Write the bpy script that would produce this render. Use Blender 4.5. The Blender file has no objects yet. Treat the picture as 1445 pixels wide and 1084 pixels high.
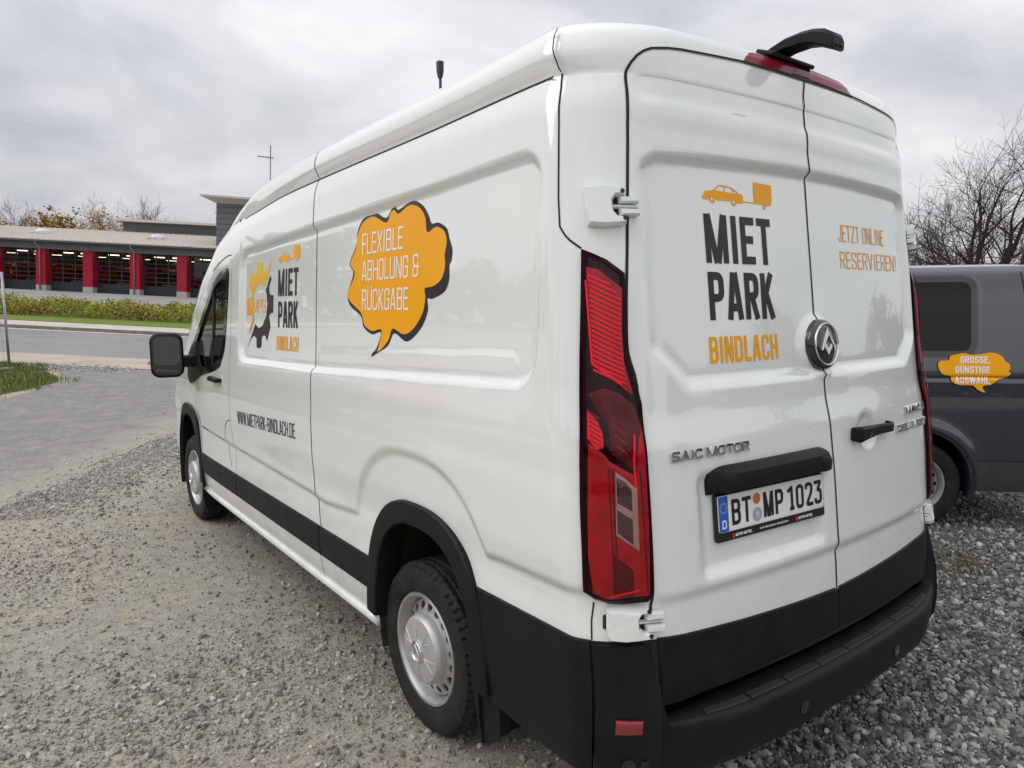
import bpy, bmesh, math, random
import numpy as np
from mathutils import Vector, Matrix
from mathutils.geometry import tessellate_polygon

scene = bpy.context.scene
COL = scene.collection
R = math.radians

# ------------------------------------------------------------------ camera
CAM = np.array([-2.3266, -1.2718, 1.7209])
FW = np.array([.59457, .79678, -.10739]); FW = FW / np.linalg.norm(FW)
_r = np.array([math.cos(R(36.7327)), -math.sin(R(36.7327)), 0.0]); _u = np.cross(_r, FW)
_ro = R(-.5384)
RT = _r * math.cos(_ro) + _u * math.sin(_ro); UP = -_r * math.sin(_ro) + _u * math.cos(_ro)
cam = bpy.data.cameras.new('camera'); cam.sensor_fit = 'HORIZONTAL'; cam.sensor_width = 36
cam.lens = 25.1627; cam.clip_start = .05; cam.clip_end = 3000
co = bpy.data.objects.new('camera', cam); COL.objects.link(co)
co.matrix_world = Matrix(((RT[0], UP[0], -FW[0], CAM[0]), (RT[1], UP[1], -FW[1], CAM[1]), (RT[2], UP[2], -FW[2], CAM[2]), (0, 0, 0, 1)))
scene.camera = co

# ------------------------------------------------------------------ overcast sky, soft sun, exposure
SUN_EL, SUN_AZ = 42, -75         # azimuth clockwise from +Y
w = bpy.data.worlds.new('World'); scene.world = w; w.use_nodes = True
nt = w.node_tree; N = nt.nodes; L = nt.links; N.clear()
def wn(t, **k):
    n = N.new(t)
    for a, b in k.items(): setattr(n, a, b)
    return n
wo = wn('ShaderNodeOutputWorld'); mixs = wn('ShaderNodeMixShader'); bgs = wn('ShaderNodeBackground'); bgc = wn('ShaderNodeBackground')
sky = wn('ShaderNodeTexSky', sky_type='NISHITA', sun_disc=False, sun_elevation=R(SUN_EL), sun_rotation=R(SUN_AZ))
L.new(sky.outputs[0], bgs.inputs[0]); bgs.inputs[1].default_value = .06
tc = wn('ShaderNodeTexCoord'); sep = wn('ShaderNodeSeparateXYZ'); L.new(tc.outputs['Generated'], sep.inputs[0])
zc = wn('ShaderNodeMath', operation='MAXIMUM'); L.new(sep.outputs[2], zc.inputs[0]); zc.inputs[1].default_value = 0
za = wn('ShaderNodeMath', operation='ADD'); L.new(zc.outputs[0], za.inputs[0]); za.inputs[1].default_value = .30
dv = wn('ShaderNodeVectorMath', operation='DIVIDE'); L.new(tc.outputs['Generated'], dv.inputs[0])
cz = wn('ShaderNodeCombineXYZ'); [L.new(za.outputs[0], cz.inputs[i]) for i in range(3)]
L.new(cz.outputs[0], dv.inputs[1])
def cnoise(scale, detail, rough, dist, off):
    mp = wn('ShaderNodeMapping'); L.new(dv.outputs[0], mp.inputs[0]); mp.inputs['Location'].default_value = off
    mp.inputs['Scale'].default_value = (1, 1, .5)
    n = wn('ShaderNodeTexNoise'); L.new(mp.outputs[0], n.inputs['Vector'])
    n.inputs['Scale'].default_value = scale; n.inputs['Detail'].default_value = detail
    n.inputs['Roughness'].default_value = rough; n.inputs['Distortion'].default_value = dist
    return n
n1 = cnoise(.75, 6, .5, .5, (3.1, 1.7, 0)); n2 = cnoise(2.3, 6, .55, .4, (9.2, 4.0, 0))
mx = wn('ShaderNodeMix', data_type='FLOAT'); mx.inputs[0].default_value = .32
L.new(n1.outputs[0], mx.inputs[2]); L.new(n2.outputs[0], mx.inputs[3])
cr = wn('ShaderNodeValToRGB'); L.new(mx.outputs[0], cr.inputs[0])
e = cr.color_ramp.elements
e[0].position = .36; e[0].color = (.38, .39, .43, 1); e[1].position = .62; e[1].color = (.80, .78, .765, 1)
m_ = e.new(.50); m_.color = (.60, .60, .625, 1)
# an overcast sky is brighter overhead than at the horizon: (1 + 2 sin h) / 3
cie = wn('ShaderNodeMath', operation='MULTIPLY_ADD'); L.new(zc.outputs[0], cie.inputs[0]); cie.inputs[1].default_value = 1.1; cie.inputs[2].default_value = .92
mul = wn('ShaderNodeVectorMath', operation='SCALE'); L.new(cr.outputs[0], mul.inputs[0]); L.new(cie.outputs[0], mul.inputs['Scale'])
L.new(mul.outputs[0], bgc.inputs[0]); bgc.inputs[1].default_value = 1.0
mixs.inputs[0].default_value = .92
L.new(bgs.outputs[0], mixs.inputs[1]); L.new(bgc.outputs[0], mixs.inputs[2]); L.new(mixs.outputs[0], wo.inputs[0])
sl = bpy.data.lights.new('sun', 'SUN'); sl.energy = .9; sl.angle = R(40); sl.color = (1, .965, .92)
so = bpy.data.objects.new('sun', sl); COL.objects.link(so); so.location = (-20, 5, 30)
_sd = Vector((math.sin(R(SUN_AZ)) * math.cos(R(SUN_EL)), math.cos(R(SUN_AZ)) * math.cos(R(SUN_EL)), math.sin(R(SUN_EL))))
so.rotation_euler = _sd.to_track_quat('Z', 'Y').to_euler()
vs = scene.view_settings; vs.view_transform = 'Standard'; vs.look = 'None'; vs.exposure = 0.25; vs.gamma = 1; vs.use_curve_mapping = False
scene.cycles.max_bounces = 8; scene.cycles.transparent_max_bounces = 12

# ------------------------------------------------------------------ helpers
MATS = {}
def mat(name, col, rough=.5, metal=0., coat=0., var=0., vscale=8., bump=0., bscale=60., spec=.5, col2=None, detail=6, trans=0., ior=1.45, attr=None, bdist=.01, rvar=0.):
    if name in MATS: return MATS[name]
    m = bpy.data.materials.new(name); m.use_nodes = True
    t = m.node_tree; b = t.nodes['Principled BSDF']; MATS[name] = m
    b.inputs['Base Color'].default_value = (*col, 1); b.inputs['Roughness'].default_value = rough
    b.inputs['Metallic'].default_value = metal; b.inputs['Coat Weight'].default_value = coat
    b.inputs['Coat Roughness'].default_value = .02; b.inputs['Coat IOR'].default_value = 1.6; b.inputs['Specular IOR Level'].default_value = spec
    b.inputs['Transmission Weight'].default_value = trans; b.inputs['IOR'].default_value = ior
    g = t.nodes.new('ShaderNodeNewGeometry')
    if var or col2 or attr or rvar:
        n = t.nodes.new('ShaderNodeTexNoise'); n.inputs['Scale'].default_value = vscale; n.inputs['Detail'].default_value = detail
        n.inputs['Roughness'].default_value = .65
        t.links.new(g.outputs['Position'], n.inputs['Vector'])
        src = n.outputs[0]
        if attr:
            a = t.nodes.new('ShaderNodeAttribute'); a.attribute_name = attr; src = a.outputs['Fac']
        if var or col2 or attr:
            r = t.nodes.new('ShaderNodeValToRGB'); t.links.new(src, r.inputs[0])
            lo = tuple(max(0, c * (1 - var)) for c in col); hi = col2 if col2 else tuple(min(1, c * (1 + var)) for c in col)
            p0, p1 = (0., 1.) if attr else (.3, .7)
            r.color_ramp.elements[0].position = p0; r.color_ramp.elements[1].position = p1
            r.color_ramp.elements[0].color = (*lo, 1); r.color_ramp.elements[1].color = (*hi, 1)
            t.links.new(r.outputs[0], b.inputs['Base Color'])
        if rvar:
            mr = t.nodes.new('ShaderNodeMapRange'); t.links.new(n.outputs[0], mr.inputs[0])
            mr.inputs[1].default_value = .3; mr.inputs[2].default_value = .7
            mr.inputs[3].default_value = max(.02, rough - rvar); mr.inputs[4].default_value = rough + rvar
            t.links.new(mr.outputs[0], b.inputs['Roughness'])
    if bump:
        n = t.nodes.new('ShaderNodeTexNoise'); n.inputs['Scale'].default_value = bscale; n.inputs['Detail'].default_value = 5
        t.links.new(g.outputs['Position'], n.inputs['Vector'])
        bp = t.nodes.new('ShaderNodeBump'); bp.inputs['Strength'].default_value = bump; bp.inputs['Distance'].default_value = bdist
        t.links.new(n.outputs[0], bp.inputs['Height']); t.links.new(bp.outputs[0], b.inputs['Normal'])
    return m
def ramp_mat(name, stops, rough=.9, vscale=5., detail=10, bump=.3, bscale=80., bdist=.01, spec=.3, fine=0., fscale=120.):
    """noise driven colour ramp with an optional fine speckle"""
    m = bpy.data.materials.new(name); m.use_nodes = True; MATS[name] = m
    t = m.node_tree; b = t.nodes['Principled BSDF']; b.inputs['Roughness'].default_value = rough; b.inputs['Specular IOR Level'].default_value = spec
    g = t.nodes.new('ShaderNodeNewGeometry')
    n = t.nodes.new('ShaderNodeTexNoise'); n.inputs['Scale'].default_value = vscale; n.inputs['Detail'].default_value = detail; n.inputs['Roughness'].default_value = .62
    t.links.new(g.outputs['Position'], n.inputs['Vector'])
    r = t.nodes.new('ShaderNodeValToRGB'); t.links.new(n.outputs[0], r.inputs[0])
    while len(r.color_ramp.elements) < len(stops): r.color_ramp.elements.new(.5)
    for el, (p, c) in zip(r.color_ramp.elements, stops): el.position = p; el.color = (*c, 1)
    out = r.outputs[0]
    if fine:
        n2 = t.nodes.new('ShaderNodeTexNoise'); n2.inputs['Scale'].default_value = fscale; n2.inputs['Detail'].default_value = 3
        t.links.new(g.outputs['Position'], n2.inputs['Vector'])
        mr = t.nodes.new('ShaderNodeMapRange'); t.links.new(n2.outputs[0], mr.inputs[0])
        mr.inputs[1].default_value = .3; mr.inputs[2].default_value = .7; mr.inputs[3].default_value = 1 - fine; mr.inputs[4].default_value = 1 + fine
        sc = t.nodes.new('ShaderNodeVectorMath'); sc.operation = 'SCALE'; t.links.new(out, sc.inputs[0]); t.links.new(mr.outputs[0], sc.inputs['Scale'])
        out = sc.outputs[0]
    t.links.new(out, b.inputs['Base Color'])
    if bump:
        n3 = t.nodes.new('ShaderNodeTexNoise'); n3.inputs['Scale'].default_value = bscale; n3.inputs['Detail'].default_value = 6
        t.links.new(g.outputs['Position'], n3.inputs['Vector'])
        bp = t.nodes.new('ShaderNodeBump'); bp.inputs['Strength'].default_value = bump; bp.inputs['Distance'].default_value = bdist
        t.links.new(n3.outputs[0], bp.inputs['Height']); t.links.new(bp.outputs[0], b.inputs['Normal'])
    return m
def glass_mat(name, tint, rough=.0, base=.05):
    """tinted window pane: see-through with a mirror coat by fresnel"""
    m = bpy.data.materials.new(name); m.use_nodes = True; MATS[name] = m
    t = m.node_tree; t.nodes.clear()
    o = t.nodes.new('ShaderNodeOutputMaterial'); mx = t.nodes.new('ShaderNodeMixShader')
    tr = t.nodes.new('ShaderNodeBsdfTransparent'); gl = t.nodes.new('ShaderNodeBsdfGlossy'); lw_ = t.nodes.new('ShaderNodeLayerWeight'); pw = t.nodes.new('ShaderNodeMath'); fr = t.nodes.new('ShaderNodeMath')
    tr.inputs[0].default_value = (*tint, 1); gl.inputs['Roughness'].default_value = rough; gl.inputs[0].default_value = (.95, .95, .95, 1); lw_.inputs[0].default_value = .5; pw.operation = 'POWER'; pw.inputs[1].default_value = 5; fr.operation = 'MULTIPLY_ADD'; fr.inputs[1].default_value = .95; fr.inputs[2].default_value = base
    t.links.new(lw_.outputs['Facing'], pw.inputs[0]); t.links.new(pw.outputs[0], fr.inputs[0])
    t.links.new(fr.outputs[0], mx.inputs[0]); t.links.new(tr.outputs[0], mx.inputs[1]); t.links.new(gl.outputs[0], mx.inputs[2]); t.links.new(mx.outputs[0], o.inputs[0])
    return m

class MB:
    """collects shapes and links them as ONE mesh object"""
    def __init__(s): s.v = []; s.f = []; s.mi = []
    def add(s, vs_, fs_, mi=0):
        o = len(s.v); s.v.extend([tuple(map(float, p)) for p in vs_])
        s.f.extend([tuple(int(i) + o for i in f) for f in fs_]); s.mi.extend([mi] * len(fs_)); return s
    def box(s, c, d, rz=0., M=None, mi=0):
        x, y, z = (q / 2 for q in d)
        P = [Vector((i * x, j * y, k * z)) for k in (-1, 1) for j in (-1, 1) for i in (-1, 1)]
        T = M if M is not None else Matrix.Rotation(rz, 3, 'Z')
        P = [T @ p + Vector(c) for p in P]
        return s.add(P, [(0, 2, 3, 1), (4, 5, 7, 6), (0, 1, 5, 4), (2, 6, 7, 3), (0, 4, 6, 2), (1, 3, 7, 5)], mi)
    def tube(s, pts, rad, n=8, mi=0, caps=True):
        pts = [Vector(p) for p in pts]; k = len(pts)
        rr = rad if hasattr(rad, '__len__') else [rad] * k
        V = []; ref = None
        for i, p in enumerate(pts):
            d = (pts[min(i + 1, k - 1)] - pts[max(i - 1, 0)]).normalized()
            if ref is None: ref = d.orthogonal().normalized()
            ref = (ref - d * ref.dot(d)); ref = ref.normalized() if ref.length > 1e-6 else d.orthogonal().normalized()
            b = d.cross(ref)
            for j in range(n):
                a = 2 * math.pi * j / n
                V.append(p + (ref * math.cos(a) + b * math.sin(a)) * rr[i])
        F = [(i * n + j, i * n + (j + 1) % n, (i + 1) * n + (j + 1) % n, (i + 1) * n + j) for i in range(k - 1) for j in range(n)]
        if caps: F += [tuple(range(n - 1, -1, -1)), tuple(range((k - 1) * n, k * n))]
        return s.add(V, F, mi)
    def prism(s, poly, fr, h, mi=0):
        """2-D polygon (u, v) extruded by h; fr(u, v, h) -> point"""
        n = len(poly); V = [fr(u, v, 0) for u, v in poly] + [fr(u, v, h) for u, v in poly]
        F = [(i, (i + 1) % n, n + (i + 1) % n, n + i) for i in range(n)]
        tri = tessellate_polygon([[Vector((u, v, 0)) for u, v in poly]])
        F += [tuple(n + i for i in t) for t in tri] + [tuple(reversed(t)) for t in tri]
        return s.add(V, F, mi)
    def lathe(s, prof, n, fr, mi=0, close=False):
        """profile of (radius, height); fr(x, y, h) -> point"""
        k = len(prof); V = []
        for r_, h in prof:
            for j in range(n):
                a = 2 * math.pi * j / n; V.append(fr(r_ * math.cos(a), r_ * math.sin(a), h))
        F = [(i * n + j, i * n + (j + 1) % n, (i + 1) * n + (j + 1) % n, (i + 1) * n + j) for i in range(k - 1) for j in range(n)]
        return s.add(V, F, mi)
    def grid(s, A, mi=0):
        """A: rows x cols x 3 array"""
        r_, c = A.shape[:2]
        F = [(i * c + j, i * c + j + 1, (i + 1) * c + j + 1, (i + 1) * c + j) for i in range(r_ - 1) for j in range(c - 1)]
        return s.add(A.reshape(-1, 3), F, mi)
    def build(s, name, m, parent=None, smooth=False, bevel=0., recalc=True, auto=None, seg=2):
        me = bpy.data.meshes.new(name); me.from_pydata(s.v, [], s.f)
        ms = m if isinstance(m, (list, tuple)) else [m]
        for q in ms: me.materials.append(q)
        if len(ms) > 1: me.polygons.foreach_set('material_index', s.mi)
        if recalc:
            bm = bmesh.new(); bm.from_mesh(me); bmesh.ops.recalc_face_normals(bm, faces=bm.faces); bm.to_mesh(me); bm.free()
        if smooth: me.polygons.foreach_set('use_smooth', [True] * len(me.polygons))
        if auto is not None:
            me.polygons.foreach_set('use_smooth', [True] * len(me.polygons)); me.set_sharp_from_angle(angle=R(auto))
        me.update()
        return link(name, me, parent, bevel, seg)
def link(name, me, parent=None, bevel=0., seg=2):
    o = bpy.data.objects.new(name, me); COL.objects.link(o)
    if parent is not None:
        o.parent = parent
        off = parent.get('_off')
        if off is not None: o.location = (-off[0], -off[1], -off[2])
    if bevel:
        b = o.modifiers.new('edge', 'BEVEL'); b.width = bevel; b.segments = seg; b.limit_method = 'ANGLE'; b.angle_limit = R(35)
    return o
OFFS = {}
def thing(name, label, cat, loc=(0, 0, 0), rot=(0, 0, 0), group=None, local=True):
    """an Empty at the thing's base that parents its parts; local=False: parts are written in world coordinates"""
    o = bpy.data.objects.new(name, None); COL.objects.link(o); o.location = loc; o.rotation_euler = rot
    o.empty_display_size = .2
    tag(o, label, cat, group)
    if not local: o['_off'] = list(loc); OFFS[o.name] = o
    return o
def tag(o, label=None, cat=None, group=None, kind=None):
    if label: o['label'] = label
    if cat: o['category'] = cat
    if group: o['group'] = group
    if kind: o['kind'] = kind
    return o
def copy_tree(o, parent=None):
    c = o.copy(); COL.objects.link(c); c.parent = parent
    for ch in list(o.children): copy_tree(ch, c)
    return c
def np_mesh(name, V, F, m, parent=None, smooth=True, fmi=None):
    """fast mesh from arrays, F is (n, k)"""
    V = np.asarray(V, np.float32); F = np.asarray(F, np.int32)
    me = bpy.data.meshes.new(name); k = F.shape[1]
    me.vertices.add(len(V)); me.vertices.foreach_set('co', V.ravel())
    me.loops.add(F.size); me.loops.foreach_set('vertex_index', F.ravel())
    me.polygons.add(len(F)); me.polygons.foreach_set('loop_start', np.arange(0, F.size, k, dtype=np.int32))
    try: me.polygons.foreach_set('loop_total', np.full(len(F), k, np.int32))
    except Exception: pass
    for q in (m if isinstance(m, (list, tuple)) else [m]): me.materials.append(q)
    if fmi is not None: me.polygons.foreach_set('material_index', np.asarray(fmi, np.int32))
    me.polygons.foreach_set('use_smooth', np.full(len(F), smooth)); me.update(calc_edges=True); me.validate()
    return link(name, me, parent)

# ------------------------------------------------------------------ lettering: condensed stroke capitals
def rnd(pts, r, closed=False, k=4):
    """round the inner corners of a polyline"""
    n = len(pts); out = []
    for i, p in enumerate(pts):
        if not closed and i in (0, n - 1): out.append(p); continue
        a = np.array(pts[i - 1], float); b = np.array(p, float); c = np.array(pts[(i + 1) % n], float)
        la, lc = np.linalg.norm(a - b), np.linalg.norm(c - b)
        q = min(r, la * .5, lc * .5); p0 = b + (a - b) / la * q; p1 = b + (c - b) / lc * q
        for j in range(k + 1):
            t = j / k; out.append(tuple((1 - t) ** 2 * p0 + 2 * t * (1 - t) * b + t * t * p1))
    if closed: out.append(out[0])
    return out
def glyph(ch, W, t, r):
    """strokes of a capital in a box W x 1 with stroke width t"""
    h = t / 2; l, rr, T, B, c = h, W - h, 1 - h, h, W / 2
    S = lambda *p: [list(p)]
    G = {
     'A': S((h * .9, 0), (c - h * .35, 1)) + S((W - h * .9, 0), (c + h * .35, 1)) + S((W * .2, .26), (W * .8, .26)),
     'B': S((l, 0), (l, 1)) + [rnd([(l, T), (rr, T), (rr, .53), (l, .53)], r)] + [rnd([(l, .53), (rr, .53), (rr, B), (l, B)], r)],
     'C': [rnd([(rr, .66), (rr, T), (l, T), (l, B), (rr, B), (rr, .34)], r)],
     'D': S((l, 0), (l, 1)) + [rnd([(l, T), (rr, T), (rr, B), (l, B)], r)],
     'E': S((l, 0), (l, 1)) + S((l, T), (W, T)) + S((l, .52), (W * .9, .52)) + S((l, B), (W, B)),
     'F': S((l, 0), (l, 1)) + S((l, T), (W, T)) + S((l, .50), (W * .9, .50)),
     'G': [rnd([(rr, .68), (rr, T), (l, T), (l, B), (rr, B), (rr, .49)], r)] + S((rr + h, .49), (c, .49)),
     'H': S((l, 0), (l, 1)) + S((rr, 0), (rr, 1)) + S((l, .52), (rr, .52)),
     'I': S((c, 0), (c, 1)),
     'J': [rnd([(rr, 1), (rr, B), (l, B), (l, .26)], r)],
     'K': S((l, 0), (l, 1)) + S((l, .36), (rr - h * .1, 1)) + S((l + (W - t) * .38, .52), (rr + h * .05, 0)),
     'L': S((l, 0), (l, 1)) + S((l, B), (W, B)),
     'M': S((l, 0), (l, 1)) + S((rr, 0), (rr, 1)) + S((l + h * .3, 1), (c - h * .25, 0)) + S((rr - h * .3, 1), (c + h * .25, 0)),
     'N': S((l, 0), (l, 1)) + S((rr, 0), (rr, 1)) + S((l + h * .2, 1), (rr - h * .2, 0)),
     'O': [rnd([(l, T), (rr, T), (rr, B), (l, B)], r, True)],
     'P': S((l, 0), (l, 1)) + [rnd([(l, T), (rr, T), (rr, .46), (l, .46)], r)],
     'R': S((l, 0), (l, 1)) + [rnd([(l, T), (rr, T), (rr, .50), (l, .50)], r)] + S((c, .50), (rr + h * .1, 0)),
     'S': [rnd([(rr, .70), (rr, T), (l, T), (l, .56), (rr, .44), (rr, B), (l, B), (l, .30)], r)],
     'T': S((c, 0), (c, 1)) + S((0, T), (W, T)),
     'U': [rnd([(l, 1), (l, B), (rr, B), (rr, 1)], r)],
     'V': S((h * .9, 1), (c - h * .3, 0)) + S((W - h * .9, 1), (c + h * .3, 0)),
     'W': S((h * .8, 1), (W * .28, 0)) + S((c - h * .1, 1), (W * .28, 0)) + S((c + h * .1, 1), (W * .72, 0)) + S((W - h * .8, 1), (W * .72, 0)),
     'X': S((h, 1), (rr, 0)) + S((rr, 1), (h, 0)),
     'Z': S((0, T), (W, T)) + S((0, B), (W, B)) + S((rr, T), (l, B)),
     '0': [rnd([(l, T), (rr, T), (rr, B), (l, B)], r, True)],
     '1': S((c + h, 0), (c + h, 1)) + S((c + h, T), (0, .80)) + S((c - W * .2, B), (W + W * .05, B)),
     '2': [rnd([(l, .72), (l, T), (rr, T), (rr, .60), (l, B), (W, B)], r)],
     '3': S((0, T), (W * .95, T)) + [rnd([(W * .88, T), (W * .42, .58), (rr, .58), (rr, B), (l, B), (l, .26)], r)],
     '9': [rnd([(rr, .5), (l, .5), (l, T), (rr, T), (rr, B), (l, B), (l, .25)], r)],
     '!': S((c, .26), (c, 1)) + S((c, 0), (c, t * 1.05)),
     '.': S((c, 0), (c, t)), ',': S((c - t * .25, -t * .8), (c, t)), '-': S((0, .42), (W, .42)),
     '&': [rnd([(W, .44), (W * .46, .44), (l, .60), (l, T), (rr * .86, T), (rr * .86, .80)], r)] + [rnd([(W * .40, .48), (l, .44), (l, B), (W * .80, B), (W * .80, .62)], r)],
    }
    G['Ü'] = G['U'] + S((l + h * .2, 1.07), (l + h * .2, 1.07 + t)) + S((rr - h * .2, 1.07), (rr - h * .2, 1.07 + t))
    return G[ch]
WID = {'I': .42, 'M': 1.32, 'W': 1.45, '.': .36, ',': .40, '!': .42, '-': .6, ' ': .45, 'L': .86, 'E': .88, 'F': .86, 'T': .92, 'A': 1.06, 'V': 1.04, 'N': 1.04, 'J': .75, '1': .6, '&': 1.1}
def strokes(text, x0, y0, width, height, t=.14, r=.16, gap=.07, lw=.38):
    """list of quads-strips in plane coordinates filling width x height"""
    ws = [max(lw * WID.get(c, 1), t * 1.0) for c in text]
    tot = sum(ws) + gap * (len(text) - 1); sx = width / (tot * height); out = []; x = 0
    for c, wd in zip(text, ws):
        if c != ' ':
            for st in glyph(c, wd * sx, t * min(1, sx * 1.0 + .0), r * min(1, sx)):
                out.append([(x0 + (x * sx + px) * height, y0 + py * height) for px, py in st])
        x += wd + gap
    return out, t * min(1, sx) * height
def strip(pts, th, maxseg=.05):
    """left/right offset lines of a centreline, with mitred joins"""
    P = [np.array(pts[0], float)]
    for a, b in zip(pts[:-1], pts[1:]):
        a, b = np.array(a, float), np.array(b, float); d = np.linalg.norm(b - a)
        if d < 1e-7: continue
        k = max(1, int(math.ceil(d / maxseg)))
        P += [a + (b - a) * (i + 1) / k for i in range(k)]
    closed = np.linalg.norm(P[0] - P[-1]) < 1e-7 and len(P) > 3
    n = len(P); Lf, Rt = [], []
    for i in range(n):
        a = P[i - 1] if i > 0 else (P[-2] if closed else None); b = P[i + 1] if i < n - 1 else (P[1] if closed else None)
        d0 = None if a is None else (P[i] - a) / max(np.linalg.norm(P[i] - a), 1e-9); d1 = None if b is None else (b - P[i]) / max(np.linalg.norm(b - P[i]), 1e-9)
        if d0 is None: d0 = d1
        if d1 is None: d1 = d0
        n0 = np.array([-d0[1], d0[0]]); n1_ = np.array([-d1[1], d1[0]]); m = n0 + n1_; m /= max(np.linalg.norm(m), 1e-9)
        q = min(1 / max(m @ n0, .35), 1.8) * th / 2
        Lf.append(P[i] + m * q); Rt.append(P[i] - m * q)
    return Lf, Rt
def put_text(name, text, fr, x0, y0, width, height, m, parent, t=.14, r=.16, lw=.38, gap=.07, ext=0., off=.0012, maxseg=.05):
    """lettering laid on a surface; fr(u, v, h) -> point; ext > 0 makes raised letters"""
    st, th = strokes(text, x0, y0, width, height, t, r, gap, lw); UV = []; F = []
    for k, s_ in enumerate(st):
        A, Bq = strip(s_, th, maxseg); o = off + ext + (k % 7) * .00012; j0 = len(UV); n = len(A)
        if ext == 0:
            for p, q in zip(A, Bq): UV += [(p[0], p[1], o), (q[0], q[1], o)]
            F += [(j0 + 2 * i, j0 + 2 * i + 1, j0 + 2 * i + 3, j0 + 2 * i + 2) for i in range(n - 1)]
        else:
            for p, q in zip(A, Bq): UV += [(p[0], p[1], 0), (p[0], p[1], o), (q[0], q[1], o), (q[0], q[1], 0)]
            for i in range(n - 1):
                j = j0 + 4 * i; F += [(j + c, j + c + 1, j + c + 5, j + c + 4) for c in range(3)]
            F += [(j0, j0 + 1, j0 + 2, j0 + 3), tuple(j0 + 4 * (n - 1) + c for c in (3, 2, 1, 0))]
    UV = np.array(UV); b = MB(); b.add(fr(UV[:, 0], UV[:, 1], UV[:, 2]), F)
    return b.build(name, m, parent, recalc=ext > 0)
def put_poly(name, poly, fr, m, parent, off=.001, maxe=.06, holes=None):
    """flat print of a polygon that follows a curved surface"""
    bm = bmesh.new(); loops = [[Vector((u, v, 0)) for u, v in poly]] + [[Vector((u, v, 0)) for u, v in h] for h in (holes or [])]
    vs_ = [bm.verts.new(p) for lp in loops for p in lp]
    for t in tessellate_polygon(loops):
        try: bm.faces.new([vs_[i] for i in t])
        except ValueError: pass
    for _ in range(5):
        ed = [e_ for e_ in bm.edges if e_.calc_length() > maxe]
        if not ed: break
        bmesh.ops.subdivide_edges(bm, edges=ed, cuts=1); bmesh.ops.triangulate(bm, faces=bm.faces)
    c = np.array([tuple(v.co) for v in bm.verts]); W_ = fr(c[:, 0], c[:, 1], np.full(len(c), off))
    for v, p in zip(bm.verts, W_): v.co = Vector(p)
    me = bpy.data.meshes.new(name); bm.to_mesh(me); bm.free(); me.materials.append(m)
    me.polygons.foreach_set('use_smooth', [True] * len(me.polygons))
    return link(name, me, parent)
def smooth_closed(pts, k=6):
    n = len(pts); P = [np.array(p, float) for p in pts]; out = []
    for i in range(n):
        a, b, c, d = P[i - 1], P[i], P[(i + 1) % n], P[(i + 2) % n]
        for j in range(k):
            t = j / k
            out.append(tuple(.5 * (2 * b + (c - a) * t + (2 * a - 5 * b + 4 * c - d) * t * t + (3 * b - a - 3 * c + d) * t ** 3)))
    return out
def lobes(pts, k=7):
    """closed outline of arcs: list of (x, y, bulge) where bulge is the arc height to the next point over the chord"""
    out = []; n = len(pts)
    for i in range(n):
        a = np.array(pts[i][:2], float); b = np.array(pts[(i + 1) % n][:2], float); s = pts[i][2]
        d = b - a; nn = np.array([-d[1], d[0]])
        if abs(s) < 1e-4: out.append(tuple(a)); continue
        # circular arc through a, b with sagitta s * chord
        ch = np.linalg.norm(d); sg = abs(s) * ch; Rr = (ch * ch / 4 + sg * sg) / (2 * sg)
        nu = nn / ch * (1 if s > 0 else -1)
        cen = (a + b) / 2 + nu * (sg - Rr)
        a0 = math.atan2(*(a - cen)[::-1]); a1 = math.atan2(*(b - cen)[::-1])
        am = math.atan2(*(nu)[::-1])
        def unw(x, ref):
            while x - ref > math.pi: x -= 2 * math.pi
            while x - ref < -math.pi: x += 2 * math.pi
            return x
        da0 = unw(a0, am); da1 = unw(a1, am)
        if sg > Rr:   # more than half a circle
            if da0 < am and da1 < am: pass
        for j in range(k):
            t = j / k; an = da0 + (da1 - da0) * t
            out.append(tuple(cen + Rr * np.array([math.cos(an), math.sin(an)])))
    return out

# ---- van body surface (van frame: +Y forward, left side at -X, rear near Y=0) ----
def herm(xs, ys):
    xs = np.array(xs, float); ys = np.array(ys, float)
    h = np.diff(xs); d = np.diff(ys) / h
    m = np.empty_like(ys); m[0] = d[0]; m[-1] = d[-1]
    m[1:-1] = np.where(d[1:] * d[:-1] > 0, 2 * d[1:] * d[:-1] / (d[1:] + d[:-1] + 1e-12), 0)
    def f(x):
        x = np.clip(np.asarray(x, float), xs[0], xs[-1])
        i = np.clip(np.searchsorted(xs, x, side='right') - 1, 0, len(xs) - 2)
        t = (x - xs[i]) / h[i]
        return ((2*t**3 - 3*t**2 + 1) * ys[i] + (t**3 - 2*t**2 + t) * h[i] * m[i]
                + (-2*t**3 + 3*t**2) * ys[i+1] + (t**3 - t**2) * h[i] * m[i+1])
    return f
def ss(x, a, b):
    t = np.clip((np.asarray(x, float) - a) / (b - a), 0, 1)
    return t * t * (3 - 2 * t)
def sd_rbox(u, v, cu, cv, hu, hv, r):
    qx = np.abs(u - cu) - hu + r; qy = np.abs(v - cv) - hv + r
    return np.hypot(np.maximum(qx, 0), np.maximum(qy, 0)) + np.minimum(np.maximum(qx, qy), 0) - r

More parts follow.
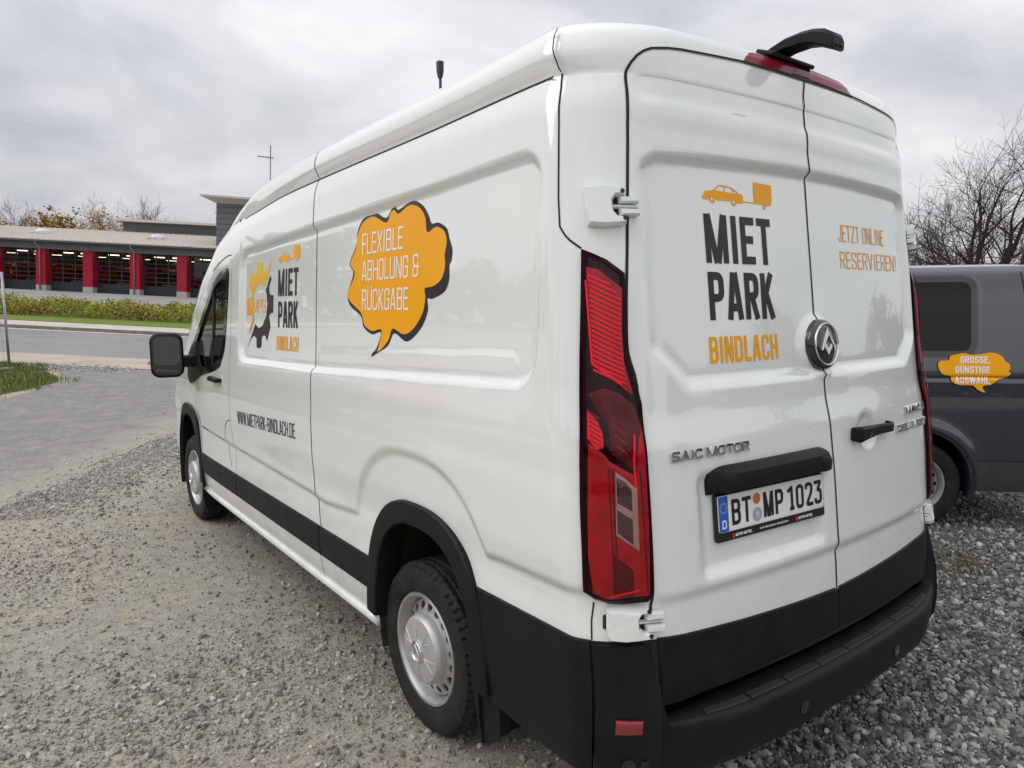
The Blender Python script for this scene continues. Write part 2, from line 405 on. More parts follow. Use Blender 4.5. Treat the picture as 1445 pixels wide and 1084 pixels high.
ZG = 2.375                                     # gutter height at the rear
Wp = herm([.30, .45, .62, .78, .86, 1.05, 1.30, 1.50, 1.90, 2.26, 2.30, ZG],
          [1.0, 1.030, 1.040, 1.033, 1.028, 1.033, 1.036, 1.020, .998, .976, .971, .948])
ROOF = [(.948, 2.380, 0), (.951, 2.390, 0), (.964, 2.424, 0), (.964, 2.446, 0), (.954, 2.484, .002), (.936, 2.510, .008), (.907, 2.531, .022), (.855, 2.548, .05), (.76, 2.562, .10), (.6, 2.575, .2), (.4, 2.584, .34), (.2, 2.590, .5), (.0, 2.592, .7)]
_rz = [ZG] + [r_[1] for r_ in ROOF[:7]]; _rw = [.948] + [r_[0] for r_ in ROOF[:7]]
def Wx(z): return np.where(np.asarray(z) > ZG, np.interp(z, _rz, _rw), Wp(np.minimum(z, ZG)))
Rp = herm([.30, .60, .85, 1.25, 1.50, 1.80, 2.10, 2.44, 2.50],
          [-.042, -.044, -.030, .024, .055, .088, .122, .155, .162])
Bp = herm([.3, .85, 2.0, 2.5], [.085, .085, .065, .075])
Fs = herm([.30, .66, .94, 1.155, 1.30, 1.48, 1.655, 1.85, 1.94, 2.05, 2.17, 2.24, 2.31, 2.37, 2.45],
          [5.70, 5.80, 5.70, 5.36, 5.16, 4.94, 4.76, 4.50, 4.37, 4.22, 4.06, 3.92, 3.72, 3.5, 3.15])
dropf = herm([-1, .3, 1.1, 2.07, 2.6, 3.0, 3.5, 4.2], [0, 0, .018, .035, .05, .078, .12, .26])
RX, RY, CP = .30, .17, 1.8                     # rear corner: width, depth, squareness
LC = .36
def drop(y, z):
    return dropf(y) * ss(z, 1.5, 2.36)
def taper(y):
    return .10 * np.clip((np.asarray(y, float) - 3.9) / 1.9, 0, 2) ** 2
def zb_panel(y): return np.interp(y, [.3, 2.1, 3.4], [1.47, 1.405, 1.385])
def zt_panel(y): return np.interp(y, [.3, 1.0, 3.4], [2.185, 2.155, 2.075])
def side_feat(y, z):
    """outward offset of the pressed side panel"""
    y = np.asarray(y, float); z = np.asarray(z, float)
    zt = zt_panel(y); zb = zb_panel(y) + .01
    cz = (zt + zb) / 2; hz = (zt - zb) / 2
    sd = sd_rbox(y, z, 1.845, cz, 1.48, hz, .11)
    o = -.021 * (1 - ss(sd, -.026, 0.0)) - .003 * np.exp(-((sd + .020) / .012) ** 2)
    # small inner step of the rear panel
    sd2 = sd_rbox(y, z, 1.27, zb + .02, .80, .085, .05)
    o = o + .005 * (1 - ss(sd2, -.006, .006)) * (1 - ss(sd, -.034, 0.0))
    # soft shoulder under the window panel
    o = o + .006 * (1 - ss(z, 1.16, 1.26)) * ss(z, .86, 1.0)
    # lower body and wheel flares: proud of the tuck
    ln = z - np.interp(y, [0, .55, 2.0, 2.2, 3.6, 4.5], [.937, .925, .80, .815, .845, .87])
    e1 = (np.abs((y - 1.12) / .60) ** 2.6 + np.abs((z - .36) / .825) ** 2.6) ** (1 / 2.6) - 1
    e2 = (np.abs((y - 4.92) / .62) ** 2.6 + np.abs((z - .36) / .80) ** 2.6) ** (1 / 2.6) - 1
    sd3 = np.minimum(ln, np.minimum(e1, e2) * .6)
    o = o - .017 * (1 - ss(sd3, -.034, 0.0)) - .002 * np.exp(-((sd3 + .034) / .012) ** 2)
    return o
def side_w(y, z):
    """half width of the finished side at (y, z)"""
    zz = z + drop(y, z)
    return Wp(zz) - taper(y) + side_feat(y, z)
def rear_feat(x, z):
    x = np.abs(np.asarray(x, float)); z = np.asarray(z, float)
    # door window recess, chamfered lower corner
    top = 2.155 + .02 * (1 - (x / .8) ** 2); bot = 1.475
    cz = (top + bot) / 2
    sd = sd_rbox(x, z, 0, cz, .795, (top - bot) / 2, .07)
    ch = (x - .66 + (1.475 - z) * 1.15) * .656
    sd = np.maximum(sd, ch)
    o = -.022 * (1 - ss(sd, -.030, 0.0)) - .003 * np.exp(-((sd + .024) / .014) ** 2)
    # upper pressing between the window recess and the roof lip
    sd2 = sd_rbox(x, z, 0, 2.345, .795, .052, .045)
    o = o - .007 * (1 - ss(sd2, -.03, 0.0)) 
    o = o + .004 * ss(z, 2.22, 2.27) * (1 - ss(z, 2.36, 2.42))
    # waist: soft shoulder below the recess
    o = o + .010 * (1 - ss(z, 1.30, 1.42)) * ss(z, .92, 1.2)
    # lower band kicks out again
    ln = z - .905
    o = o - .014 * (1 - ss(ln, -.036, 0.0)) - .002 * np.exp(-((ln + .036) / .012) ** 2)
    return o
def plate_feat(x, z):
    sd = sd_rbox(x, z, -.375, 1.075, .315, .17, .05)
    return -.020 * (1 - ss(sd, -.05, 0.0))
def badge_feat(x, z):
    d = np.hypot(x, z - 1.575)
    return .016 * (1 - ss(d, .085, .115))
def dish_feat(x, z):
    return -.014 * (1 - ss(np.hypot((x - .255) / 1.0, (z - 1.262) * 1.15), .05, .078))
def rear_base(x, z, w):
    """rear plan line without pressings, x >= 0"""
    s = np.clip((x - (w - RX)) / RX, 0, .9999)
    return Rp(z) + Bp(z) * (x / w) ** 2 + RY * (1 - (1 - s ** CP) ** (1 / CP))
def rear_y(x, z):
    w = Wp(np.minimum(z, ZG)); xx = np.asarray(x, float)
    return rear_base(np.abs(xx), z, w) - rear_feat(xx, z) - plate_feat(xx, z) - badge_feat(xx, z) - dish_feat(xx, z)
def surf(q, z, sgn=-1):
    """skin of the van: q runs from the rear centre round the corner and along the side"""
    q, z = np.broadcast_arrays(np.asarray(q, float), np.asarray(z, float))
    w = Wx(z); xr = w - RX
    y1 = Rp(z) + Bp(z)                               # corner end on the side, less RY
    th = np.clip((q - xr) / LC, 0, 1) * np.pi / 2
    s = np.sin(th) ** (2 / CP); c = np.cos(th) ** (2 / CP)
    x = np.where(q < xr, q, xr + RX * s)
    y = Rp(z) + Bp(z) * (np.minimum(x, w) / w) ** 2 + RY * (1 - c)
    side = q > xr + LC
    y = np.where(side, y1 + RY + (q - xr - LC), y)
    k = np.where(side, 1, ss(th, .25, 1.35))
    zz = z + drop(y, z)
    wd = Wp(np.minimum(zz, ZG)) - taper(y)
    x = np.where(side, wd, x - (Wp(np.minimum(z, ZG)) - Wp(np.minimum(zz, ZG))) * k)
    fr = rear_feat(x, z) + (plate_feat(-x, z) if sgn < 0 else dish_feat(x, z)) + badge_feat(x, z)
    fs = side_feat(y, z)
    f = fr * (1 - k) + fs * k
    nx = np.where(side, 1, np.sin(th)); ny = np.where(side, 0, -np.cos(th))
    return sgn * (x + nx * f), y + ny * f, z
TR = {
    'lamp_red_up': [(0.924,1.827),(0.896,1.819),(0.847,1.767),(0.855,1.657),(0.857,1.561),(0.845,1.474),(0.868,1.506),(0.904,1.539),(0.93,1.564),(0.927,1.705)],
    'lamp_curve': [(0.951,1.428),(0.931,1.404),(0.921,1.365),(0.922,1.326),(0.937,1.322),(0.956,1.353)],
    'lamp_red_low': [(0.955,1.341),(0.921,1.31),(0.911,1.291),(0.856,1.246),(0.852,1.309),(0.836,1.386),(0.834,1.308),(0.837,1.149),(0.842,0.987),(0.845,0.915),(0.89,0.917),(0.936,0.912),(0.971,0.929),(0.976,1.029)],
    'lamp_mid': [(0.945,1.475),(0.907,1.491),(0.872,1.475),(0.846,1.442),(0.836,1.386),(0.852,1.309),(0.857,1.261),(0.905,1.31),(0.906,1.389),(0.92,1.416)],
    'lamp_inset_up': [(0.9,1.419),(0.869,1.408),(0.859,1.377),(0.866,1.286),(0.902,1.333)],
    'lamp_clear': [(0.9,1.262),(0.881,1.243),(0.858,1.212),(0.863,1.041),(0.909,1.087)],
    'lamp_clear_glass': [(0.899,1.249),(0.881,1.233),(0.87,1.212),(0.875,1.06),(0.906,1.095)],
    'lamp_clear_strip': [(0.902,1.177),(0.872,1.152),(0.873,1.13),(0.903,1.158)],
    'lamp_inset_low': [(0.919,1.035),(0.884,0.995),(0.878,0.987),(0.88,0.921),(0.926,0.919)],
    'bub_org': [(1.606,1.701),(1.721,1.752),(1.743,1.794),(1.676,1.868),(1.725,1.918),(1.667,1.979),(1.661,2.023),(1.61,2.081),(1.506,2.1),(1.386,2.062),(1.35,2.099),(1.317,2.105),(1.283,2.087),(1.196,2.11),(1.122,2.095),(1.072,2.052),(1.054,1.996),(0.99,2.01),(0.935,1.989),(0.916,1.952),(0.927,1.906),(0.922,1.864),(0.946,1.821),(1.0,1.798),(1.062,1.791),(1.055,1.756),(1.076,1.698),(1.145,1.639),(1.22,1.618),(1.31,1.639),(1.345,1.591),(1.434,1.543),(1.406,1.631),(1.496,1.625),(1.573,1.651)],
    'bub_drk': [(1.609,1.687),(1.72,1.732),(1.749,1.788),(1.693,1.872),(1.735,1.919),(1.671,1.99),(1.656,2.056),(1.596,2.103),(1.487,2.113),(1.39,2.082),(1.34,2.118),(1.311,2.119),(1.284,2.103),(1.18,2.124),(1.099,2.101),(1.049,2.058),(1.025,2.025),(0.975,2.023),(0.919,1.998),(0.899,1.961),(0.878,1.922),(0.881,1.884),(0.894,1.866),(0.893,1.819),(0.923,1.776),(1.009,1.752),(1.041,1.754),(1.036,1.71),(1.074,1.652),(1.144,1.606),(1.206,1.591),(1.298,1.62),(1.351,1.568),(1.477,1.52),(1.485,1.527),(1.443,1.565),(1.416,1.621),(1.496,1.611),(1.58,1.64)],
    'gear_y': [(3.176,1.572),(3.188,1.586),(3.12,1.665),(3.132,1.686),(3.23,1.686),(3.228,1.786),(3.162,1.785),(3.135,1.813),(3.196,1.87),(3.132,1.942),(3.096,1.92),(3.051,1.925),(3.038,1.989),(2.979,1.995),(2.94,1.984),(2.932,1.94),(2.889,1.928),(2.849,1.946),(2.762,2.007),(2.9,1.851),(2.971,1.87),(3.047,1.859),(3.101,1.805),(3.11,1.735),(3.085,1.651),(3.119,1.616)],
    'gear_d': [(3.218,1.481),(3.067,1.634),(2.996,1.609),(2.932,1.626),(2.869,1.68),(2.85,1.747),(2.862,1.8),(2.88,1.828),(2.806,1.911),(2.784,1.887),(2.823,1.846),(2.811,1.806),(2.786,1.798),(2.746,1.798),(2.748,1.699),(2.792,1.697),(2.818,1.68),(2.791,1.621),(2.847,1.538),(2.878,1.566),(2.91,1.57),(2.941,1.557),(2.947,1.502),(2.984,1.491),(3.035,1.495),(3.039,1.547),(3.084,1.564),(3.141,1.544)],
    'car_body': [(-0.536,2.049),(-0.529,2.055),(-0.524,2.065),(-0.483,2.071),(-0.471,2.071),(-0.395,2.068),(-0.354,2.069),(-0.346,2.061),(-0.347,2.046),(-0.35,2.039),(-0.377,2.038),(-0.38,2.045),(-0.392,2.056),(-0.406,2.049),(-0.411,2.042),(-0.472,2.041),(-0.476,2.048),(-0.491,2.058),(-0.506,2.05),(-0.509,2.04),(-0.535,2.041)],
    'car_roof': [(-0.481,2.071),(-0.458,2.087),(-0.432,2.087),(-0.4,2.084),(-0.369,2.07)],
    'car_pillar': [(-0.432,2.087),(-0.434,2.071)],
    'car_pillar2': [(-0.4,2.083),(-0.392,2.071)],
    'car_w': [(-0.492,2.044),(-0.393,2.042),(-0.241,2.036)],
    'trailer': [(-0.292,2.112),(-0.198,2.109),(-0.198,2.056),(-0.207,2.042),(-0.229,2.039),(-0.24,2.047),(-0.25,2.042),(-0.293,2.042)],
    'drawbar': [(-0.349,2.045),(-0.293,2.045)],
}

# ------------------------------------------------------------------ materials of the vans
def van_paint():
    """white paint with a thin road film low down and faint rain streaks"""
    m = mat('white_paint', (.745, .785, .765), .12, coat=1.0, rvar=.04, vscale=3); t = m.node_tree; bs = t.nodes['Principled BSDF']
    g = t.nodes.new('ShaderNodeNewGeometry'); sx = t.nodes.new('ShaderNodeSeparateXYZ'); t.links.new(g.outputs['Position'], sx.inputs[0])
    n1_ = t.nodes.new('ShaderNodeTexNoise'); n1_.inputs['Scale'].default_value = 5; n1_.inputs['Detail'].default_value = 9; n1_.inputs['Roughness'].default_value = .7; t.links.new(g.outputs['Position'], n1_.inputs['Vector'])
    mp = t.nodes.new('ShaderNodeMapping'); mp.inputs['Scale'].default_value = (55, 55, 1.3); t.links.new(g.outputs['Position'], mp.inputs[0])
    n2_ = t.nodes.new('ShaderNodeTexNoise'); n2_.inputs['Scale'].default_value = 1; n2_.inputs['Detail'].default_value = 4; t.links.new(mp.outputs[0], n2_.inputs['Vector'])
    lo = t.nodes.new('ShaderNodeMapRange'); lo.interpolation_type = 'SMOOTHSTEP'; t.links.new(sx.outputs[2], lo.inputs[0]); lo.inputs[1].default_value = 1.05; lo.inputs[2].default_value = .40; lo.inputs[3].default_value = .04; lo.inputs[4].default_value = 1
    sp = t.nodes.new('ShaderNodeMapRange'); t.links.new(n1_.outputs[0], sp.inputs[0]); sp.inputs[1].default_value = .42; sp.inputs[2].default_value = .72; sp.inputs[3].default_value = .05; sp.inputs[4].default_value = .50
    f1 = t.nodes.new('ShaderNodeMath'); f1.operation = 'MULTIPLY'; t.links.new(lo.outputs[0], f1.inputs[0]); t.links.new(sp.outputs[0], f1.inputs[1])
    st_ = t.nodes.new('ShaderNodeMapRange'); t.links.new(n2_.outputs[0], st_.inputs[0]); st_.inputs[1].default_value = .56; st_.inputs[2].default_value = .80; st_.inputs[3].default_value = 0; st_.inputs[4].default_value = .07
    f2 = t.nodes.new('ShaderNodeMath'); f2.operation = 'ADD'; t.links.new(f1.outputs[0], f2.inputs[0]); t.links.new(st_.outputs[0], f2.inputs[1])
    mx_ = t.nodes.new('ShaderNodeMix'); mx_.data_type = 'RGBA'; t.links.new(f2.outputs[0], mx_.inputs[0]); mx_.inputs[6].default_value = (.745, .785, .765, 1); mx_.inputs[7].default_value = (.36, .33, .28, 1); t.links.new(mx_.outputs[2], bs.inputs['Base Color'])
    ct = t.nodes.new('ShaderNodeMapRange'); t.links.new(f2.outputs[0], ct.inputs[0]); ct.inputs[3].default_value = 1; ct.inputs[4].default_value = 0; t.links.new(ct.outputs[0], bs.inputs['Coat Weight'])
    return m
M_WHITE = van_paint()
M_BLACK = mat('black_plastic', (.0065, .0065, .0080), .50, var=.25, vscale=7, col2=(.0125, .0120, .0125), bump=.12, bscale=900, bdist=.001, rvar=.08, spec=.24)
M_GLOSSB = mat('gloss_black', (.008, .008, .009), .12, coat=.6)
M_GAP = mat('gap_black', (.012, .012, .013), .8)
M_RUB = mat('tyre_rubber', (.011, .011, .0115), .70, var=.35, vscale=14, bump=.2, bscale=200, bdist=.001, col2=(.026, .025, .023), spec=.35)
M_STEEL = mat('silver_steel', (.52, .52, .52), .38, metal=.75, var=.10, vscale=22, rvar=.08)
M_CAP = mat('silver_cap', (.50, .50, .50), .45, metal=.45, var=.08, vscale=25)
M_CHROME = mat('chrome', (.66, .66, .68), .06, metal=1.)
M_DARKIN = mat('liner', (.018, .017, .016), .9, var=.4, vscale=9)
M_RUST = mat('inner_arch', (.030, .023, .017), .9, var=.4, vscale=7)
M_ORANGE = mat('orange_vinyl', (.84, .365, .002), .38, coat=.08, var=.03, vscale=2, spec=.25)
M_INK = mat('dark_vinyl', (.026, .019, .026), .4, coat=.1, spec=.25)
M_WHITEV = mat('white_vinyl', (.82, .80, .78), .4, coat=.3)
M_LAMPD = mat('lamp_dark', (.014, .0006, .0035), .12, spec=.12)
M_LAMPR = mat('lamp_red', (.34, .0005, .010), .22, coat=.25, var=.3, vscale=26, spec=.3)
M_LAMPB = mat('lamp_bright', (.88, .003, .026), .25, coat=.2, spec=.3)
M_LAMPM = mat('lamp_mid', (.085, .0006, .005), .18, coat=.1, var=.3, vscale=40, spec=.3)
M_LAMPC = mat('lamp_clear', (.36, .30, .27), .15, coat=.4)
M_COVER = glass_mat('lamp_cover', (.92, .74, .76), base=.018)
M_LAMPG = mat('lamp_grey', (.035, .026, .028), .18, coat=1., var=.5, vscale=70)
M_REFL = mat('reflector_red', (.24, .008, .02), .35, coat=.7, bump=.5, bscale=500, bdist=.002)
M_SCREW = mat('screw_black', (.01, .01, .01), .5)
M_GLASS = glass_mat('window_glass', (.30, .33, .31))
M_MIRR = mat('mirror_glass', (.11, .125, .14), .02, metal=1.)
M_PLATEW = mat('plate_white', (.78, .78, .76), .35, coat=.3)
M_PLATEB = mat('plate_blue', (.012, .11, .55), .35, coat=.3)
M_PLATEK = mat('plate_black', (.012, .012, .012), .4)
def gear_yellow():
    m = bpy.data.materials.new('gear_vinyl'); m.use_nodes = True; t = m.node_tree; b = t.nodes['Principled BSDF']
    g = t.nodes.new('ShaderNodeNewGeometry'); s = t.nodes.new('ShaderNodeSeparateXYZ'); t.links.new(g.outputs['Position'], s.inputs[0])
    mr = t.nodes.new('ShaderNodeMapRange'); t.links.new(s.outputs[2], mr.inputs[0]); mr.inputs[1].default_value = 1.55; mr.inputs[2].default_value = 2.0
    r = t.nodes.new('ShaderNodeValToRGB'); t.links.new(mr.outputs[0], r.inputs[0])
    r.color_ramp.elements[0].color = (.66, .22, .015, 1); r.color_ramp.elements[1].color = (.80, .52, .01, 1)
    t.links.new(r.outputs[0], b.inputs['Base Color']); b.inputs['Roughness'].default_value = .35; b.inputs['Coat Weight'].default_value = .35
    return m
M_GEAR = gear_yellow()

# ------------------------------------------------------------------ the white van
VAN = thing('delivery_van', 'white high-roof delivery van with orange speech bubble and dark lettering, parked on gravel', 'van', (0, 2.97, 0), local=False)
def nrm(q, z, sgn):
    e_ = 2e-3
    a = np.stack(surf(q + e_, z, sgn), -1) - np.stack(surf(q - e_, z, sgn), -1)
    b = np.stack(surf(q, z + e_, sgn), -1) - np.stack(surf(q, z - e_, sgn), -1)
    n = np.cross(a, b) * (1 if sgn < 0 else -1) ; n /= np.linalg.norm(n, axis=-1, keepdims=True)
    return -n
def skin(sgn=-1):
    def fr(q, z, h=0.):
        q = np.asarray(q, float); z = np.asarray(z, float)
        return np.stack(np.broadcast_arrays(*surf(q, z, sgn)), -1) + nrm(q, z, sgn) * np.asarray(h, float)[..., None]
    return fr
def side_fr(y0, sgn=-1):
    """reading direction runs towards the rear on the left side"""
    def fr(u, z, h=0.):
        y = y0 - np.asarray(u, float); z = np.asarray(z, float)
        y, z, h = np.broadcast_arrays(y, z, np.asarray(h, float))
        return np.stack([sgn * (side_w(y, z) + h), y, z], -1)
    return fr
def sidey(sgn=-1):
    def fr(y, z, h=0.):
        y, z, h = np.broadcast_arrays(np.asarray(y, float), np.asarray(z, float), np.asarray(h, float))
        return np.stack([sgn * (side_w(y, z) + h), y, z], -1)
    return fr
def rear_fr(x, z, h=0.):
    x, z, h = np.broadcast_arrays(np.asarray(x, float), np.asarray(z, float), np.asarray(h, float))
    return np.stack([x, rear_y(x, z) - h, z], -1)
def inset(poly, d):
    """move a closed polygon inwards by d (either winding)"""
    P = np.array(poly, float); n = len(P)
    ar = .5 * np.sum(P[:, 0] * np.roll(P[:, 1], -1) - np.roll(P[:, 0], -1) * P[:, 1]); sg = 1 if ar > 0 else -1
    out = []
    for i in range(n):
        a, b, c = P[i - 1], P[i], P[(i + 1) % n]
        d0 = (b - a) / max(np.linalg.norm(b - a), 1e-9); d1 = (c - b) / max(np.linalg.norm(c - b), 1e-9)
        n0 = np.array([-d0[1], d0[0]]) * sg; n1_ = np.array([-d1[1], d1[0]]) * sg; m = n0 + n1_; m /= max(np.linalg.norm(m), 1e-9)
        out.append(tuple(b + m * d / max(m @ n0, .5)))
    return out
def slab(name, poly, fr, h, m, parent, base=0., edge=.004, maxe=.06):
    """raised plate on a surface with a bevelled rim"""
    top = inset(poly, edge); n = len(poly)
    bm = bmesh.new()
    def V(lst, hh): return [bm.verts.new((u, v, hh)) for u, v in lst]
    r0 = V(poly, base); r1 = V(poly, base + h * .65 if h > 0 else h); r2 = V(top, base + h)
    for A, B in ((r0, r1), (r1, r2)):
        for i in range(n): bm.faces.new((A[i], A[(i + 1) % n], B[(i + 1) % n], B[i]))
    for t in tessellate_polygon([[Vector((u, v, 0)) for u, v in top]]):
        try: bm.faces.new([r2[i] for i in t])
        except ValueError: pass
    for _ in range(5):
        ed = [e_ for e_ in bm.edges if (e_.verts[0].co.xy - e_.verts[1].co.xy).length > maxe]
        if not ed: break
        bmesh.ops.subdivide_edges(bm, edges=ed, cuts=1); bmesh.ops.triangulate(bm, faces=bm.faces)
    c = np.array([tuple(v.co) for v in bm.verts]); W_ = fr(c[:, 0], c[:, 1], c[:, 2])
    for v, p in zip(bm.verts, W_): v.co = Vector(p)
    bmesh.ops.recalc_face_normals(bm, faces=bm.faces)
    me = bpy.data.meshes.new(name); bm.to_mesh(me); bm.free(); me.materials.append(m)
    me.polygons.foreach_set('use_smooth', [True] * len(me.polygons)); me.set_sharp_from_angle(angle=R(30)); me.update()
    return link(name, me, parent)
def seam(pts, fr, parent, wd=.007, off=.0016, name='panel_gap', m=None):
    A, B = strip(pts, wd, .010); b = MB()
    A = np.array(A); B = np.array(B); PA = fr(A[:, 0], A[:, 1], np.full(len(A), off)); PB = fr(B[:, 0], B[:, 1], np.full(len(B), off))
    V = np.empty((2 * len(A), 3)); V[0::2] = PA; V[1::2] = PB
    b.add(V, [(2 * i, 2 * i + 1, 2 * i + 3, 2 * i + 2) for i in range(len(A) - 1)])
    return b.build(name, m or M_GAP, parent, recalc=False)
def sel(y, z, yc, zc, a, b, n=2.6): return (np.abs((y - yc) / a) ** n + np.abs((z - zc) / b) ** n) ** (1 / n)
ARCHES = ((1.085, 4.885))
WIN = [(3.585, 1.955), (3.700, 1.957), (3.827, 1.927), (3.943, 1.878), (4.079, 1.773), (4.238, 1.655), (4.387, 1.538), (4.510, 1.460), (4.66, 1.33), (4.655, 1.20), (4.560, 1.185), (4.430, 1.214), (4.321, 1.253), (3.804, 1.339), (3.693, 1.410), (3.646, 1.492), (3.612, 1.669), (3.586, 1.811)]
def inside(poly, u, v):
    P = np.array(poly); c = np.zeros(u.shape, bool); j = len(P) - 1
    for i in range(len(P)):
        cond = ((P[i, 1] > v) != (P[j, 1] > v)) & (u < (P[j, 0] - P[i, 0]) * (v - P[i, 1]) / (P[j, 1] - P[i, 1] + 1e-12) + P[i, 0])
        c ^= cond; j = i
    return c
DOOR_E = herm([.30, .564, .728, .78, .887, 1.30, 1.50, 1.60, 1.70, 1.922, 2.182, 2.342, 2.401, 2.437, 2.453, 2.5], [.833, .833, .839, .841, .835, .828, .829, .843, .838, .819, .796, .781, .766, .746, .70, .70])
def build_shell(sgn, step=.013):
    zz = np.concatenate([np.arange(.32, ZG - .004, step), [ZG - .004, ZG]])
    rows = [(None, z, 0) for z in zz] + [(a, b, c) for a, b, c in ROOF]
    nr, ncn, ns, nf = 56, 30, 400, 36
    th = np.linspace(0, 1, ncn + 1)[1:] * np.pi / 2
    P = np.zeros((len(rows), nr + ncn + ns + nf, 3)); REG = np.zeros(P.shape[:2], int)
    for i, (wk, zr, ro) in enumerate(rows):
        roof = wk is not None
        zf = min(zr, 2.5)
        wb = wk if roof else float(Wp(zr))
        sc = 1. if not roof else min(1., wb / .95)
        rx, ry = RX * sc, RY * sc
        R0 = float(Rp(zf)) + ro; B0 = float(Bp(zf)) * (sc if roof else 1)
        # front end of the side
        ye = 3.3
        for _ in range(25):
            ze = zr - float(dropf(ye)) * (1 if roof else float(ss(zr, 1.5, 2.36)))
            ye = .5 * ye + .5 * (float(Fs(ze)) - .33)
        if roof: ye = ye - (1 - sc) * .9
        xr = max(wb - rx, 0)
        x = np.concatenate([np.linspace(0, 1, nr) * xr, xr + rx * np.sin(th) ** (2 / CP)])
        y = R0 + B0 * (x / max(wb, 1e-6)) ** 2 + ry * (1 - np.concatenate([np.ones(nr), np.cos(th) ** (2 / CP)]))
        ys = np.linspace(y[-1], ye, ns + 1)[1:]
        wf = max(wb - float(taper(ye)) * sc, 0)
        an = np.linspace(0, 1, nf + 1)[1:] * np.pi / 2
        D = .50 * (sc if roof else 1)
        xf = wf * np.cos(an) ** (2 / 3.2); yf = ye + D * np.sin(an) ** (2 / 3.2)
        fade = max(0, wb - .948) if roof else 0
        wside = np.maximum(wb - taper(ys) * sc, 0) - fade * ss(ys, 1.9, 3.1); xf = xf - fade * np.cos(an)
        X = np.concatenate([x, wside, xf]); Y = np.concatenate([y, ys, yf])
        full = 1. if roof else None
        z = np.full(X.shape, zr)
        for _ in range(6): z = zr - dropf(np.minimum(Y, 4.2)) * (1. if roof else ss(z, 1.5, 2.36)) * np.where(np.arange(len(X)) < nr, 0, 1)
        tc_ = np.concatenate([np.zeros(nr), th, np.full(ns, np.pi / 2), np.full(nf, np.pi / 2)])
        k = ss(tc_, .25, 1.35); k[nr + ncn:] = 1
        f = np.zeros(len(X))
        if not roof:
            fr_ = rear_feat(X, np.full(X.shape, zr)) + badge_feat(X, zr) + (plate_feat(-X, zr) if sgn < 0 else dish_feat(X, zr))
            fs_ = side_feat(Y, z) * np.concatenate([np.ones(nr + ncn + ns), 1 - ss(np.arange(nf), 0, 12)])
            f = fr_ * (1 - k) + fs_ * k
        nx = np.sin(tc_); ny = -np.cos(tc_); nx[nr + ncn:] = 1; ny[nr + ncn:] = 0
        P[i, :, 0] = sgn * (X + nx * f); P[i, :, 1] = Y + ny * f; P[i, :, 2] = z
        REG[i, :nr] = 0; REG[i, nr:nr + ncn] = 1; REG[i, nr + ncn:nr + ncn + ns] = 2; REG[i, nr + ncn + ns:] = 3
        if i == 0: QC = None
    r_, c = P.shape[:2]
    I = np.arange(r_ * c).reshape(r_, c)
    F = np.stack([I[:-1, :-1], I[:-1, 1:], I[1:, 1:], I[1:, :-1]], -1).reshape(-1, 4)
    if sgn > 0: F = F[:, ::-1]
    F = F[:, ::-1]
    V = P.reshape(-1, 3)
    cen = V[F].mean(1); reg = np.repeat(REG[:-1, :-1].reshape(-1), 1)
    rowi = np.repeat(np.arange(r_ - 1), c - 1)
    # q of each column (rear/corner) for the door edge
    colj = np.tile(np.arange(c - 1), r_ - 1)
    zc_ = cen[:, 2]; xr_ = np.maximum(Wp(np.minimum(zc_, ZG)) - RX, 0)
    qq = np.where(colj < nr, np.abs(cen[:, 0]), xr_ + LC * np.clip((colj - nr + .5) / ncn, 0, 1))
    isroof = rowi >= len(zz) - 1
    ztop = np.interp(np.abs(cen[:, 0]), [0, .328, .607, .725, .8], [2.477, 2.48, 2.468, 2.453, 2.40])
    lab = np.full(len(F), 'side_panel', dtype=object)
    lab[isroof] = 'roof'
    rearm = (reg <= 1)
    lab[rearm & ~isroof] = 'corner_pillar'
    lab[(reg <= 1) & (qq < DOOR_E(zc_)) & (zc_ < ztop)] = 'rear_door'
    sd = (reg == 2) & ~isroof
    lab[sd & (cen[:, 1] > 3.56)] = 'front_door'
    lab[(reg >= 2) & ~isroof & (cen[:, 1] > 4.60) & ((zc_ < 1.30) | (reg == 3))] = 'front_end'
    lab[(reg == 3) & (zc_ > 1.32) & (zc_ < 2.27) & (colj > nr + ncn + ns + 7)] = 'windscreen'
    lab[(reg == 3) & isroof] = 'roof'
    lab[((reg <= 1) & (zc_ < np.where(np.abs(cen[:, 0]) > .82, .771, .730 + .020 * np.abs(cen[:, 0])))) | ((reg == 2) & (cen[:, 1] < .72) & (zc_ < .768))] = 'cladding_base'
    cut = np.zeros(len(F), bool)
    for yc in ARCHES: cut |= (reg >= 2) & (sel(cen[:, 1], zc_, yc, .345, .415, .572) < 1)
    cut |= (reg == 2) & inside(WIN, cen[:, 1], zc_)
    cut |= (zc_ < .585) & (reg <= 1) & (qq < .85)
    cut |= (zc_ < .42) & (reg <= 2) & (cen[:, 1] < .75)
    # smooth normals of the whole skin
    n = np.zeros_like(V); fn = np.cross(V[F[:, 2]] - V[F[:, 0]], V[F[:, 3]] - V[F[:, 1]])
    for a in range(4): np.add.at(n, F[:, a], fn)
    n /= np.maximum(np.linalg.norm(n, axis=1, keepdims=True), 1e-12)
    deg = (np.linalg.norm(fn, axis=1) > 1e-12)
    for nm in ('rear_door', 'corner_pillar', 'side_panel', 'front_door', 'front_end', 'windscreen', 'roof', 'cladding_base'):
        mk = (lab == nm) & ~cut & deg
        if not mk.any(): continue
        f = F[mk]; u, inv_ = np.unique(f, return_inverse=True)
        o = np_mesh(nm, V[u], inv_.reshape(f.shape), {'windscreen': M_GLASS, 'cladding_base': M_GAP}.get(nm, M_WHITE), VAN)
        if len(o.data.vertices) == len(u): o.data.normals_split_custom_set_from_vertices([tuple(a) for a in n[u]])
for sgn in (-1, 1): build_shell(sgn)
